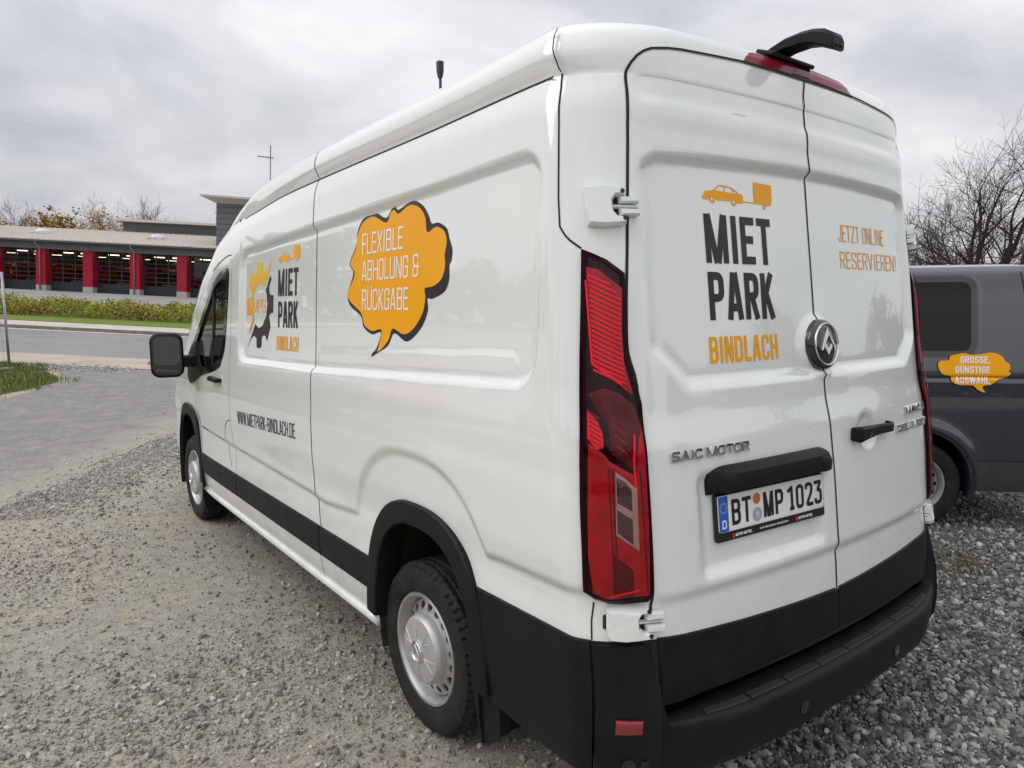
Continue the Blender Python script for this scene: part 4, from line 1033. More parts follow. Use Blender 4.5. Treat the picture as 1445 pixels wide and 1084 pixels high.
for dx in (-.014, .012):
    b = MB(); b.tube([(-.08 + dx, 0, 2.534), (-.08 + dx, -.008, 2.530)], .006, 10); b.build('camera_lens', M_GLOSSB, CAMB)

# ------------------------------------------------------------------ lettering on the van
kw = dict(t=.165, r=.14)
put_text('lettering', 'MIET', rear_fr, -.537, 1.848, .318, .149, M_INK, VAN, **kw)
put_text('lettering', 'PARK', rear_fr, -.537, 1.674, .316, .147, M_INK, VAN, lw=.42, **kw)
put_text('lettering', 'BINDLACH', rear_fr, -.549, 1.543, .329, .081, M_ORANGE, VAN, t=.15, r=.14)
put_text('lettering', 'JETZT ONLINE', rear_fr, .205, 1.945, .37, .062, M_ORANGE, VAN, t=.085, lw=.44, gap=.11)
put_text('lettering', 'RESERVIEREN!', rear_fr, .205, 1.848, .48, .062, M_ORANGE, VAN, t=.085, lw=.50, gap=.12)
put_text('lettering', 'SAIC', rear_fr, -.772, 1.277, .118, .029, M_CHROME, VAN, t=.20, lw=1.0, r=.3, gap=.12, ext=.0075)
put_text('lettering', 'MOTOR', rear_fr, -.638, 1.277, .187, .029, M_CHROME, VAN, t=.20, lw=1.0, r=.3, gap=.12, ext=.0075)
put_text('lettering', 'MAXUS', rear_fr, .585, 1.286, .215, .028, M_CHROME, VAN, t=.20, lw=1.0, r=.3, gap=.12, ext=.0075)
put_text('lettering', '9', rear_fr, .805, 1.224, .034, .028, M_CHROME, VAN, t=.20, lw=1.0, r=.3, gap=.12, ext=.0075)
put_text('lettering', 'DELIVER', rear_fr, .487, 1.224, .300, .028, M_CHROME, VAN, t=.20, lw=1.0, r=.3, gap=.12, ext=.0075)
def tow_car(fr, parent, m):
    o = put_poly('car_emblem', TR['car_body'], fr, m, parent, off=.001, maxe=.08)
    for nm in ('car_roof', 'car_pillar', 'car_pillar2', 'drawbar'):
        seam(TR[nm], fr, parent, .004, .0012, 'emblem_line', m)
    for i, (u, v) in enumerate(TR['car_w']):
        r_ = .0135 if i < 2 else .0085
        ring = [(u + r_ * math.cos(a), v + r_ * math.sin(a)) for a in np.linspace(0, 2 * math.pi, 25)[:-1]]
        hole = [(u + r_ * .42 * math.cos(a), v + r_ * .42 * math.sin(a)) for a in np.linspace(0, 2 * math.pi, 13)[:-1]]
        put_poly('emblem_wheel', ring, fr, m, parent, off=.0014, maxe=.08, holes=[hole])
    put_poly('trailer_emblem', TR['trailer'], fr, m, parent, off=.001, maxe=.08)
tow_car(rear_fr, VAN, M_ORANGE)
def side_car(x, z, h=0.):
    return sidey(-1)(2.674 - (np.asarray(x, float) + .536) * .98, np.asarray(z, float) - .064, h)
tow_car(side_car, VAN, M_ORANGE)
SY = sidey(-1)
put_poly('speech_bubble_shadow', smooth_closed(TR['bub_drk'], 4), SY, M_INK, VAN, off=.0008)
put_poly('speech_bubble', smooth_closed(TR['bub_org'], 4), SY, M_ORANGE, VAN, off=.0016)
kw = dict(t=.10, r=.14, off=.0025)
put_text('lettering', 'FLEXIBLE', side_fr(1.606), 0, 1.948, .368, .088, M_WHITEV, VAN, **kw)
put_text('lettering', 'ABHOLUNG &', side_fr(1.602), 0, 1.836, .496, .086, M_WHITEV, VAN, **kw)
put_text('lettering', 'RÜCKGABE', side_fr(1.597), 0, 1.712, .413, .088, M_WHITEV, VAN, **kw)
put_poly('gear_emblem', TR['gear_y'], SY, M_GEAR, VAN, off=.001)
put_poly('gear_emblem', TR['gear_d'], SY, M_INK, VAN, off=.001)
put_text('lettering', 'MPB', side_fr(3.106), 0, 1.700, .225, .078, M_ORANGE, VAN, t=.09, lw=.7, r=.2, gap=.16, off=.0014)
kw = dict(t=.165, r=.14)
put_text('lettering', 'MIET', side_fr(2.672), 0, 1.790, .308, .143, M_INK, VAN, **kw)
put_text('lettering', 'PARK', side_fr(2.666), 0, 1.621, .304, .139, M_INK, VAN, lw=.42, **kw)
put_text('lettering', 'BINDLACH', side_fr(2.686), 0, 1.497, .335, .078, M_ORANGE, VAN, t=.15, r=.14)
def www(u, z, h=0.): return side_fr(3.365)(u, np.asarray(z) + .046 * np.asarray(u), h)
put_text('lettering', 'WWW.MIETPARK-BINDLACH.DE', www, 0, 1.002, 1.03, .080, M_INK, VAN, t=.11, r=.14, lw=.40)

# ------------------------------------------------------------------ wheels
def make_wheel(parent, center, sg, m_cap=M_CAP, R0=.350, rim=.224, cap=True, holes=18, zoff=0.):
    """axle along X, outer face towards sg; the hub carries tyre, rim and cap"""
    c = np.array(center, float)
    fr = lambda x, y, h: (c[0] + sg * h, c[1] + x, c[2] + y)
    hub = MB().lathe([(.0, -.12), (.15, -.12), (.15, -.02), (.12, -.015), (.0, -.015)], 32, fr).build('wheel', M_DARKIN, parent, auto=40)
    # tyre: profile across the width, blocks and grooves as relief
    na = 240; prof = [(rim + .002, -.115), (.262, -.118), (.300, -.116), (.326, -.108), (.340, -.094)] + [(R0, x_) for x_ in np.linspace(-.084, .084, 25)] + [(.340, .094), (.326, .110), (.318, .1125), (.300, .118), (.290, .1185), (.270, .1175), (.255, .113), (.244, .112), (.232, .106), (rim + .002, .098)]
    P = np.array(prof); an = np.linspace(0, 2 * np.pi, na + 1)[:-1]
    rr = np.repeat(P[:, 0][:, None], na, 1); ax = np.repeat(P[:, 1][:, None], na, 1)
    for i, (r_, x_) in enumerate(prof):
        if r_ >= .339:
            ph = (an * 62 / (2 * np.pi) + x_ * 9) % 1
            lat = ((ph < .22) & (abs(x_) > .035)) * .007 + ((np.abs(ph - .55) < .05)) * .003
            cir = .009 if min(abs(abs(x_) - .028), abs(abs(x_) - .063)) < .0045 else 0
            rr[i] -= np.maximum(lat, cir)
            if r_ < .345: rr[i] -= ((ph < .22)) * .006
            rr[i] *= 1 - .004 * (x_ / .084) ** 2
        else:
            pass
    V = np.stack([c[0] + sg * ax, c[1] + rr * np.cos(an), c[2] + rr * np.sin(an)], -1)
    k = len(prof); I = np.arange(k * na).reshape(k, na); J = np.roll(I, -1, 1)
    F = np.stack([I[:-1], J[:-1], J[1:], I[1:]], -1).reshape(-1, 4)
    if sg < 0: F = F[:, ::-1]
    o = np_mesh('tyre', V.reshape(-1, 3), F[:, ::-1], M_RUB, hub); o.data.set_sharp_from_angle(angle=R(35))
    # rim: flange, well and pierced disc
    b = MB(); b.lathe([(.205, -.10), (.205, .055), (.212, .080), (rim - .004, .088), (rim + .004, .100), (rim, .108), (rim - .010, .106), (rim - .016, .094), (.202, .078), (.197, .058), (.194, .050), (.192, .0644)], 64, fr)
    n = holes; r0_, r1_ = .138, .192
    for i in range(n):
        a0, a1 = 2 * math.pi * i / n, 2 * math.pi * (i + 1) / n; am = (a0 + a1) / 2; rm = .167
        out = []
        m_ = 5
        for t in np.linspace(0, 1, m_ + 1)[:-1]: out.append((r0_, a0 + (a1 - a0) * t))
        for t in np.linspace(0, 1, m_ + 1)[:-1]: out.append((r0_ + (r1_ - r0_) * t, a1))
        for t in np.linspace(0, 1, m_ + 1)[:-1]: out.append((r1_, a1 + (a0 - a1) * t))
        for t in np.linspace(0, 1, m_ + 1)[:-1]: out.append((r1_ + (r0_ - r1_) * t, a0))
        hs = []
        for (r_, a) in out:
            dx, dy = (r_ - rm), (a - am) * rm; th = math.atan2(dy / ((a1 - a0) * rm / 2), dx / ((r1_ - r0_) / 2)); hs.append((rm + .0165 * math.cos(th), am + .0175 * math.sin(th) / rm))
        hz = lambda r_: .086 - (r_ - r0_) * .40
        pt = lambda r_, a, d=0: fr(r_ * math.cos(a), r_ * math.sin(a), hz(r_) - d)
        q = len(out); V = [pt(*p) for p in out] + [pt(*p) for p in hs] + [pt(*p, .012) for p in hs]
        b.add(V, [(j, (j + 1) % q, q + (j + 1) % q, q + j) for j in range(q)] + [(q + j, q + (j + 1) % q, 2 * q + (j + 1) % q, 2 * q + j) for j in range(q)])
    b.build('rim', M_STEEL, hub, auto=35)
    if cap:
        prof = [(.141, .080), (.141, .104), (.136, .118), (.128, .126), (.10, .131), (.06, .134), (.048, .134), (.046, .141), (.034, .142), (.032, .138), (.0, .139)]
        b = MB(); b.lathe(prof, 64, fr)
        for i in range(6):
            a = 2 * math.pi * i / 6 + .3
            for s_ in (-1, 1):
                a2 = a + s_ * .20
                p0 = np.array(fr(.050 * math.cos(a), .050 * math.sin(a), .1345)); p1 = np.array(fr(.118 * math.cos(a2), .118 * math.sin(a2), .128))
                b.tube([p0, p1], [.004, .0025], 6)
        b.build('hub_cap', m_cap, hub, auto=30)
        em_ = MB(); em_.lathe([(.040, .1415), (.038, .1455), (.034, .1415)], 32, fr); em_.tube([fr(-.016, -.014, .141), fr(0, .026, .144), fr(.018, -.014, .141)], .0045, 6); em_.build('cap_emblem', M_CHROME, hub, auto=40)
    else:
        b = MB(); b.lathe([(.138, .086), (.10, .075), (.085, .066), (.075, .075), (.04, .095), (.0, .10)], 48, fr); b.build('hub_cap', M_STEEL, hub, auto=35)
    return hub
for y_ in (1.161, 4.911):
    for sg in (-1, 1):
        make_wheel(VAN, (sg * .862, y_, .349), sg)
# mud flaps
for sg in (-1, 1):
    for y_, dx in ((.735, 0), (4.505, .015)):
        b = MB(); P_ = [(-.13, .0), (.12, .0), (.13, .10), (.12, .36), (.085, .42), (-.13, .42)]
        b.prism(P_, lambda u, v, h, y_=y_, sg=sg: (sg * (.885 + u), y_ - h + .22 * max(0, .42 - v) * -.35, .195 + v), .012)
        if y_ < 2: b.prism([(.80, .56), (.70, .56), (.60, .40), (.59, .27), (.66, .205), (.72, .205), (.755, .36)], lambda u, v, h, sg=sg: (sg * (.955 + h), u, v), .045)
        b.build('mud_flap', M_BLACK, VAN, bevel=.003)
b = MB(); b.box((-.29, 5.86, .52), (1.2, .12, .3)); b.build('front_grille', M_BLACK, VAN, bevel=.03)

# ------------------------------------------------------------------ lie of the land: level yard by the van, street and fire station on rising ground
FH = np.array([.59457, .79678]); FH /= np.linalg.norm(FH); RH = np.array([FH[1], -FH[0]]); TT = math.tan(R(3.4))
def HT(a, b): return -TT * np.clip(a, -80, 40) * ss(b, 6.5, 16) + ss(b, 38, 72) * 1.0
def land(a, b, h=0.):
    """across, along (metres from the photographer's feet) -> world point on the ground"""
    a, b, h = np.broadcast_arrays(np.asarray(a, float), np.asarray(b, float), np.asarray(h, float))
    xy = CAM[:2] + a[..., None] * RH + b[..., None] * FH
    return np.concatenate([xy, (HT(a, b) + h)[..., None]], -1)
def sheet(name, a0, a1, b0, b1, lift, m, na=24, nb=10, kind='structure', parent=None, edge=None):
    A = np.linspace(a0, a1, na); B = np.linspace(b0, b1, nb); AA, BB = np.meshgrid(A, B)
    if edge is not None: AA = edge(AA, BB)
    b = MB(); b.grid(land(AA, BB, lift)); o = b.build(name, m, parent, smooth=True)
    if parent is None: tag(o, kind=kind)
    return o
def ground_mat():
    m = bpy.data.materials.new('gravel_ground'); m.use_nodes = True; t = m.node_tree; bs = t.nodes['Principled BSDF']; bs.inputs['Roughness'].default_value = .92; bs.inputs['Specular IOR Level'].default_value = .25
    g = t.nodes.new('ShaderNodeNewGeometry')
    def noise(s, d, r_=.6):
        n = t.nodes.new('ShaderNodeTexNoise'); n.inputs['Scale'].default_value = s; n.inputs['Detail'].default_value = d; n.inputs['Roughness'].default_value = r_
        t.links.new(g.outputs['Position'], n.inputs['Vector']); return n
    big, mid_, fin = noise(.55, 6), noise(9, 8, .7), noise(75, 6, .7)
    r1 = t.nodes.new('ShaderNodeValToRGB'); t.links.new(big.outputs[0], r1.inputs[0])
    for el, (p, c) in zip([r1.color_ramp.elements[0], r1.color_ramp.elements[1]], ((.40, (.37, .352, .30)), (.66, (.42, .372, .30)))): el.position = p; el.color = (*c, 1)
    # the crushed stone to the right of the van is greyer: mask by place
    mr = t.nodes.new('ShaderNodeMapRange'); sx = t.nodes.new('ShaderNodeSeparateXYZ'); t.links.new(g.outputs['Position'], sx.inputs[0])
    t.links.new(sx.outputs[0], mr.inputs[0]); mr.inputs[1].default_value = -.9; mr.inputs[2].default_value = .6
    mx = t.nodes.new('ShaderNodeMix'); mx.data_type = 'RGBA'; t.links.new(mr.outputs[0], mx.inputs[0]); t.links.new(r1.outputs[0], mx.inputs[6]); mx.inputs[7].default_value = (.13, .129, .125, 1)
    r2 = t.nodes.new('ShaderNodeMapRange'); t.links.new(mid_.outputs[0], r2.inputs[0]); r2.inputs[1].default_value = .3; r2.inputs[2].default_value = .7; r2.inputs[3].default_value = .72; r2.inputs[4].default_value = 1.25
    r3 = t.nodes.new('ShaderNodeMapRange'); t.links.new(fin.outputs[0], r3.inputs[0]); r3.inputs[1].default_value = .3; r3.inputs[2].default_value = .7; r3.inputs[3].default_value = .55; r3.inputs[4].default_value = 1.45
    mu = t.nodes.new('ShaderNodeMath'); mu.operation = 'MULTIPLY'; t.links.new(r2.outputs[0], mu.inputs[0]); t.links.new(r3.outputs[0], mu.inputs[1])
    sc = t.nodes.new('ShaderNodeVectorMath'); sc.operation = 'SCALE'; t.links.new(mx.outputs[2], sc.inputs[0]); t.links.new(mu.outputs[0], sc.inputs['Scale']); t.links.new(sc.outputs[0], bs.inputs['Base Color'])
    bp = t.nodes.new('ShaderNodeBump'); bp.inputs['Strength'].default_value = .8; bp.inputs['Distance'].default_value = .02; t.links.new(fin.outputs[0], bp.inputs['Height']); t.links.new(bp.outputs[0], bs.inputs['Normal'])
    return m
M_GROUND = ground_mat()
# one sheet to the horizon, finer near the van
la = np.unique(np.concatenate([np.linspace(-400, -80, 12), np.linspace(-80, -14, 23), np.linspace(-14, 14, 90), np.linspace(14, 60, 16), np.linspace(60, 400, 10)]))
lb = np.unique(np.concatenate([np.linspace(-200, -12, 8), np.linspace(-12, 16, 90), np.linspace(16, 90, 60), np.linspace(90, 500, 10)]))
AA, BB = np.meshgrid(la, lb); rng = np.random.default_rng(5)
near = (np.abs(AA) < 14) & (BB > -12) & (BB < 14)
GP = land(AA, BB, 0.); GP[..., 2] += np.where(near, .003 * np.sin(AA * 1.7 + np.sin(BB * 1.1)) * np.cos(BB * 1.3) - .003, -.004)
b = MB(); b.grid(GP); tag(b.build('ground', M_GROUND, smooth=True), kind='structure')
M_ASPH = ramp_mat('driveway_asphalt', [(.28, (.185, .182, .175)), (.5, (.225, .219, .209)), (.72, (.275, .266, .250))], vscale=4.5, bump=.5, bscale=110, fine=.42, fscale=70)
def sandy_edge(m):
    """sand and fines trodden over the rim of the drive"""
    t = m.node_tree; bs = t.nodes['Principled BSDF']; src = bs.inputs['Base Color'].links[0].from_socket
    g = t.nodes.new('ShaderNodeNewGeometry'); dp = t.nodes.new('ShaderNodeVectorMath'); dp.operation = 'DOT_PRODUCT'; t.links.new(g.outputs['Position'], dp.inputs[0]); dp.inputs[1].default_value = (RH[0], RH[1], 0)
    mr = t.nodes.new('ShaderNodeMapRange'); t.links.new(dp.outputs['Value'], mr.inputs[0]); a0 = float(CAM[:2] @ RH); mr.inputs[1].default_value = a0 - 5.9; mr.inputs[2].default_value = a0 - 4.5
    n = t.nodes.new('ShaderNodeTexNoise'); n.inputs['Scale'].default_value = 3.2; n.inputs['Detail'].default_value = 10; n.inputs['Roughness'].default_value = .7; t.links.new(g.outputs['Position'], n.inputs['Vector'])
    ad = t.nodes.new('ShaderNodeMath'); ad.operation = 'MULTIPLY_ADD'; t.links.new(mr.outputs[0], ad.inputs[0]); ad.inputs[1].default_value = .62; t.links.new(n.outputs[0], ad.inputs[2])
    m2 = t.nodes.new('ShaderNodeMapRange'); t.links.new(ad.outputs[0], m2.inputs[0]); m2.inputs[1].default_value = .70; m2.inputs[2].default_value = .98; m2.inputs[3].default_value = 0; m2.inputs[4].default_value = .9
    n2_ = t.nodes.new('ShaderNodeTexNoise'); n2_.inputs['Scale'].default_value = 60; n2_.inputs['Detail'].default_value = 5; t.links.new(g.outputs['Position'], n2_.inputs['Vector'])
    r_ = t.nodes.new('ShaderNodeValToRGB'); t.links.new(n2_.outputs[0], r_.inputs[0]); r_.color_ramp.elements[0].position = .3; r_.color_ramp.elements[0].color = (.21, .195, .17, 1); r_.color_ramp.elements[1].position = .7; r_.color_ramp.elements[1].color = (.42, .39, .34, 1)
    mx_ = t.nodes.new('ShaderNodeMix'); mx_.data_type = 'RGBA'; t.links.new(m2.outputs[0], mx_.inputs[0]); t.links.new(src, mx_.inputs[6]); t.links.new(r_.outputs[0], mx_.inputs[7]); t.links.new(mx_.outputs[2], bs.inputs['Base Color'])
sandy_edge(M_ASPH)
M_ROAD = ramp_mat('street_asphalt', [(.32, (.200, .203, .207)), (.68, (.26, .262, .264))], vscale=.5, bump=.2, bscale=60, fine=.15, fscale=60)
M_PAVE = ramp_mat('pavement', [(.35, (.42, .385, .33)), (.65, (.54, .505, .45))], vscale=1.2, bump=.1, fine=.1, fscale=40)
M_PINK = ramp_mat('kerb_strip_stone', [(.35, (.36, .30, .245)), (.65, (.47, .40, .335))], vscale=1.5, bump=.15, fine=.15, fscale=50)
M_KERB = mat('kerb_stone', (.17, .165, .155), .85, var=.35, vscale=4)
def wav(AA, BB):
    e_ = np.linspace(0, 1, AA.shape[1])[None, :]
    wob = .10 * np.sin(BB * 2.1) + .06 * np.sin(BB * 5.3 + 1) + .03 * np.sin(BB * 13.)
    k = ss(BB, 10.5, 15.2) * 3.2                       # the mouth of the drive widens towards the street
    return AA + wob * (e_ > .99) + k * (e_ ** 3) - .4 * k * (1 - e_) ** 3 * ss(BB, 13, 15.2)
sheet('driveway', -8.35, -4.57, -9, 15.25, .004, M_ASPH, 30, 160, edge=wav)
sheet('pavement', -70, 30, 15.2, 17.35, .014, M_PINK, 60, 4)
sheet('road', -90, 40, 17.35, 26.3, .008, M_ROAD, 60, 8)
sheet('gutter_strip', -90, 40, 26.05, 26.62, .016, M_PAVE, 60, 3)
# far kerb: single stones, and the raised footway behind
KB = thing('kerb', 'dark grey kerb stones along the far side of the street', 'kerb', tuple(land(-20, 26.7)), local=False)
ks = MB(); 
kproto = None
for i in range(64):
    a0 = -58 + i * 1.0; p0, p1 = land(a0 + .006, 26.62), land(a0 + .994, 26.62); q0, q1 = land(a0 + .006, 26.78), land(a0 + .994, 26.78)
    up = np.array([0, 0, .13]); dn = np.array([0, 0, -.1])
    MB().add([p0 + dn, p1 + dn, q1 + dn, q0 + dn, p0 + up, p1 + up, q1 + up, q0 + up], [(0, 1, 5, 4), (1, 2, 6, 5), (2, 3, 7, 6), (3, 0, 4, 7), (4, 5, 6, 7)]).build('kerb_stone', M_KERB, KB)
sheet('footway', -90, 40, 26.78, 30.0, .135, M_PAVE, 60, 4)
M_LAWN = ramp_mat('lawn', [(.3, (.095, .145, .018)), (.6, (.155, .215, .030)), (.8, (.21, .24, .055))], vscale=6, bump=.6, bscale=40, bdist=.05, fine=.3, fscale=30)
sheet('verge', -90, 40, 30.0, 41, .15, M_LAWN, 60, 8)
sheet('forecourt', -110, 60, 41, 71.5, .02, ramp_mat('forecourt_asphalt', [(.35, (.21, .21, .21)), (.65, (.28, .277, .27))], vscale=.3, bump=.1), 60, 30)
sheet('forecourt_edging', -110, 60, 40.4, 41.0, .16, M_PAVE, 60, 3)

# ------------------------------------------------------------------ fire station across the street
EX = np.array([RH[0] * math.cos(R(3.4)), RH[1] * math.cos(R(3.4)), -math.sin(R(3.4))]); EY = np.array([FH[0], FH[1], 0]); EZ = np.cross(EX, EY)
def frame_thing(name, label, cat, origin, group=None):
    t = thing(name, label, cat, group=group)
    t.matrix_world = Matrix(((EX[0], EY[0], EZ[0], origin[0]), (EX[1], EY[1], EZ[1], origin[1]), (EX[2], EY[2], EZ[2], origin[2]), (0, 0, 0, 1)))
    return t
M_RED = mat('red_cladding', (.38, .006, .032), .45, var=.06, vscale=2)
M_PLINTH = mat('plinth', (.46, .44, .40), .85, var=.1, vscale=2)
M_ANTH = mat('anthracite', (.030, .038, .045), .45, var=.08)
M_GREYC = mat('grey_cladding', (.135, .137, .145), .55, var=.05, vscale=1)
M_LIGHTM = mat('roof_sheet', (.54, .50, .45), .55, var=.06, vscale=1.5)
M_ZINC = mat('zinc', (.45, .46, .46), .4, metal=.6, var=.1)
M_DOME = mat('dome', (.62, .63, .66), .2, coat=.6)
M_HALL = mat('hall_inside', (.16, .155, .15), .9)
M_PANE = glass_mat('door_glass', (.62, .64, .64))
M_LIT = bpy.data.materials.new('lit_tube'); M_LIT.use_nodes = True
_b = M_LIT.node_tree.nodes['Principled BSDF']; _b.inputs['Emission Color'].default_value = (1, .88, .55, 1); _b.inputs['Emission Strength'].default_value = 7; _b.inputs['Base Color'].default_value = (.8, .75, .6, 1)
FS = frame_thing('fire_station', 'long low fire station with red columns and dark glazed vehicle doors', 'building', land(-47.0, 72.2, -.05))
P4 = 4.68; N0, N1 = -3, 6
def LB(name, m, *boxes, parent=FS, bevel=0.):
    b = MB()
    for c, d in boxes: b.box(c, d)
    return b.build(name, m, parent, bevel=bevel)
for i in range(N0, N1 + 1):
    x = P4 * i
    col_ = LB('column', M_RED, ((x, .45, 2.38), (.96, .9, 3.58)))
    for k in range(1, 11): LB('cladding_joint', mat('red_joint', (.14, .004, .016), .6), ((x, -.001, .62 + k * .325), (.962, .006, .022)), parent=col_)
    LB('column_plinth', M_PLINTH, ((x, .44, .30), (1.0, .94, .6)))
    if i % 2 == 0:
        b = MB(); b.tube([(x - .12, -.62, 5.0), (x - .12, -.60, 4.72), (x - .02, -.12, 4.35), (x - .02, -.10, .1)], .06, 8); b.build('downpipe', M_ZINC, FS, smooth=True)
LB('floor_slab', M_PLINTH, ((P4 * 1.5, 6, -.25), (P4 * 10, 14, .5)))
LB('rear_wall', M_HALL, ((P4 * 1.5, 11, 2.5), (P4 * 9.4, .2, 5)), ((P4 * N0, 6, 2.5), (.3, 10, 5)), ((P4 * N1, 6, 2.5), (.3, 10, 5)))
for i in range(N0, N1):
    x0, x1 = P4 * i + .48, P4 * (i + 1) - .48; wd = x1 - x0; y = .85
    D = LB('vehicle_door', M_ANTH, (((x0 + x1) / 2, y, .48), (wd, .08, .94)))
    for k in range(4): LB('door_stile', M_ANTH, ((x0 + wd * k / 3, y, 2.56), (.10 if 0 < k < 3 else .22, .10, 3.22)), parent=D)
    for k in range(8): LB('door_rail', M_ANTH, (((x0 + x1) / 2, y + .003, .97 + k * .455), (wd, .09, .075)), parent=D)
    for r_ in range(7):
        for c_ in range(3):
            LB('pane', M_PANE, ((x0 + wd * (c_ + .5) / 3, y, 1.197 + r_ * .455), (wd / 3 - .11, .02, .375)), parent=D)
    for k in range(2):
        for j in range(2): LB('ceiling_lamp', M_LIT, ((x0 + wd * (.25 + .5 * k), 2.2 + 2.6 * j, 3.98 - .16 * j), (1.0, .22, .07)))
# band over the doors, gutter, roof, domes
LB('fascia', M_GREYC, ((P4 * 1.5, .30, 4.55), (P4 * 9 + 1.2, .9, .74)))
for i in range(N0, N1 + 1): LB('fascia_joint', M_ANTH, ((P4 * i + .3, -.152, 4.55), (.03, .01, .74)))
LB('soffit', M_GREYC, ((P4 * 1.5, -.30, 4.90), (P4 * 9 + 1.6, 1.0, .08)))
b = MB(); b.tube([(P4 * N0 - .8, -.72, 4.96), (P4 * N1 + .8, -.72, 4.96)], .085, 8); b.build('gutter', M_ANTH, FS)
sl_ = math.atan2(1.25, 12.5)
b = MB(); X0, X1 = P4 * N0 - .9, P4 * N1 + .9
b.add([(X0, -.85, 4.99), (X1, -.85, 4.99), (X1, 12, 7.05), (X0, 12, 7.05), (X0, -.85, 5.10), (X1, -.85, 5.10), (X1, 12, 7.16), (X0, 12, 7.16)], [(0, 1, 5, 4), (1, 2, 6, 5), (2, 3, 7, 6), (3, 0, 4, 7), (4, 5, 6, 7), (3, 2, 1, 0)])
ROOFO = b.build('roof', M_LIGHTM, FS)
for i in range(int((X1 - X0) / .62)):
    x = X0 + .3 + i * .62; b = MB(); b.add([(x - .03, -.86, 5.10), (x + .03, -.86, 5.10), (x + .03, 12, 7.16), (x - .03, 12, 7.16), (x - .02, -.86, 5.15), (x + .02, -.86, 5.15), (x + .02, 12, 7.21), (x - .02, 12, 7.21)], [(0, 1, 5, 4), (1, 2, 6, 5), (3, 0, 4, 7), (4, 5, 6, 7)]); b.build('roof_seam', M_LIGHTM, ROOFO)
for x, y in ((-3.2, 5.5), (9.0, 5.5), (-15, 5.5), (21, 5.5)):
    b = MB(); b.lathe([(.72, 0), (.72, .10), (.62, .22), (.36, .30), (0, .33)], 24, lambda u, v, h, x=x, y=y: (x + u, y + v, 6.20 + h)); b.build('roof_dome', M_DOME, ROOFO, smooth=True)
    b = MB(); b.box((x, y, 6.13), (1.7, 1.7, .2)); b.build('dome_kerb', M_DOME, ROOFO)
# taller block behind and the stair tower
UB = frame_thing('rear_hall', 'taller grey clad hall with pale roof edge behind the fire station roof', 'building', land(-45.8, 85, .9))
LB('wall', M_GREYC, ((14, 4, 3.6), (27.6, 8, 7.6)), parent=UB)
for k in range(4): LB('wall_joint', M_ANTH, ((.2 + 5.6 * (k + 1), -.004, 3.4), (.03, .012, 6.2)), parent=UB)
LB('roof_edge', M_LIGHTM, ((14, 3.7, 7.52), (29, 9.2, .26)), parent=UB)
TW = frame_thing('stair_tower', 'grey clad tower with jutting sloped roof beside the fire station', 'building', land(-30.0, 73.0, .0))
LB('wall', M_GREYC, ((4.2, 4, 4.7), (8.2, 8, 9.6)), parent=TW)
for k in range(16): LB('cladding_joint', mat('grey_joint', (.06, .06, .065), .6), ((4.2, 3.99, .9 + k * .55), (8.22, 8.03, .035)), parent=TW)
b = MB(); b.add([(-1.15, -1.0, 10.05), (9.4, -1.0, 9.72), (9.4, 9, 9.72), (-1.15, 9, 10.05), (-1.15, -1.0, 10.20), (9.4, -1.0, 10.0), (9.4, 9, 10.0), (-1.15, 9, 10.20)], [(0, 1, 5, 4), (1, 2, 6, 5), (2, 3, 7, 6), (3, 0, 4, 7), (4, 5, 6, 7), (3, 2, 1, 0)])
b.add([(-1.1, -.95, 10.05), (.1, -.0, 9.5), (8.3, -.0, 9.5), (9.3, -.95, 9.72)], [(0, 1, 2, 3)]); b.add([(-1.1, -.95, 10.05), (.1, 0, 9.5), (.1, 8, 9.5), (-1.1, 9, 10.05)], [(0, 1, 2, 3)])
b.build('roof', M_LIGHTM, TW)
AN = frame_thing('roof_antenna', 'thin television aerial on a mast above the grey stair tower', 'antenna', land(-25.0, 76.0, 9.9))
b = MB(); b.tube([(0, 0, 0), (0, 0, 6.1)], .05, 6); b.build('mast', M_ANTH, AN)
b = MB(); b.tube([(-1.35, 0, 4.95), (.35, 0, 4.85)], .03, 6); b.build('boom', M_ANTH, AN)
for k in range(9):
    b = MB(); b.tube([(-1.3 + .19 * k, -.32, 4.95 - .011 * k), (-1.3 + .19 * k, .32, 4.95 - .011 * k)], .016, 5); b.build('element', M_ANTH, AN)
    b = MB(); b.tube([(-1.3 + .19 * k, 0, 4.82 - .011 * k), (-1.3 + .19 * k, 0, 5.08 - .011 * k)], .016, 5); b.build('element', M_ANTH, AN)
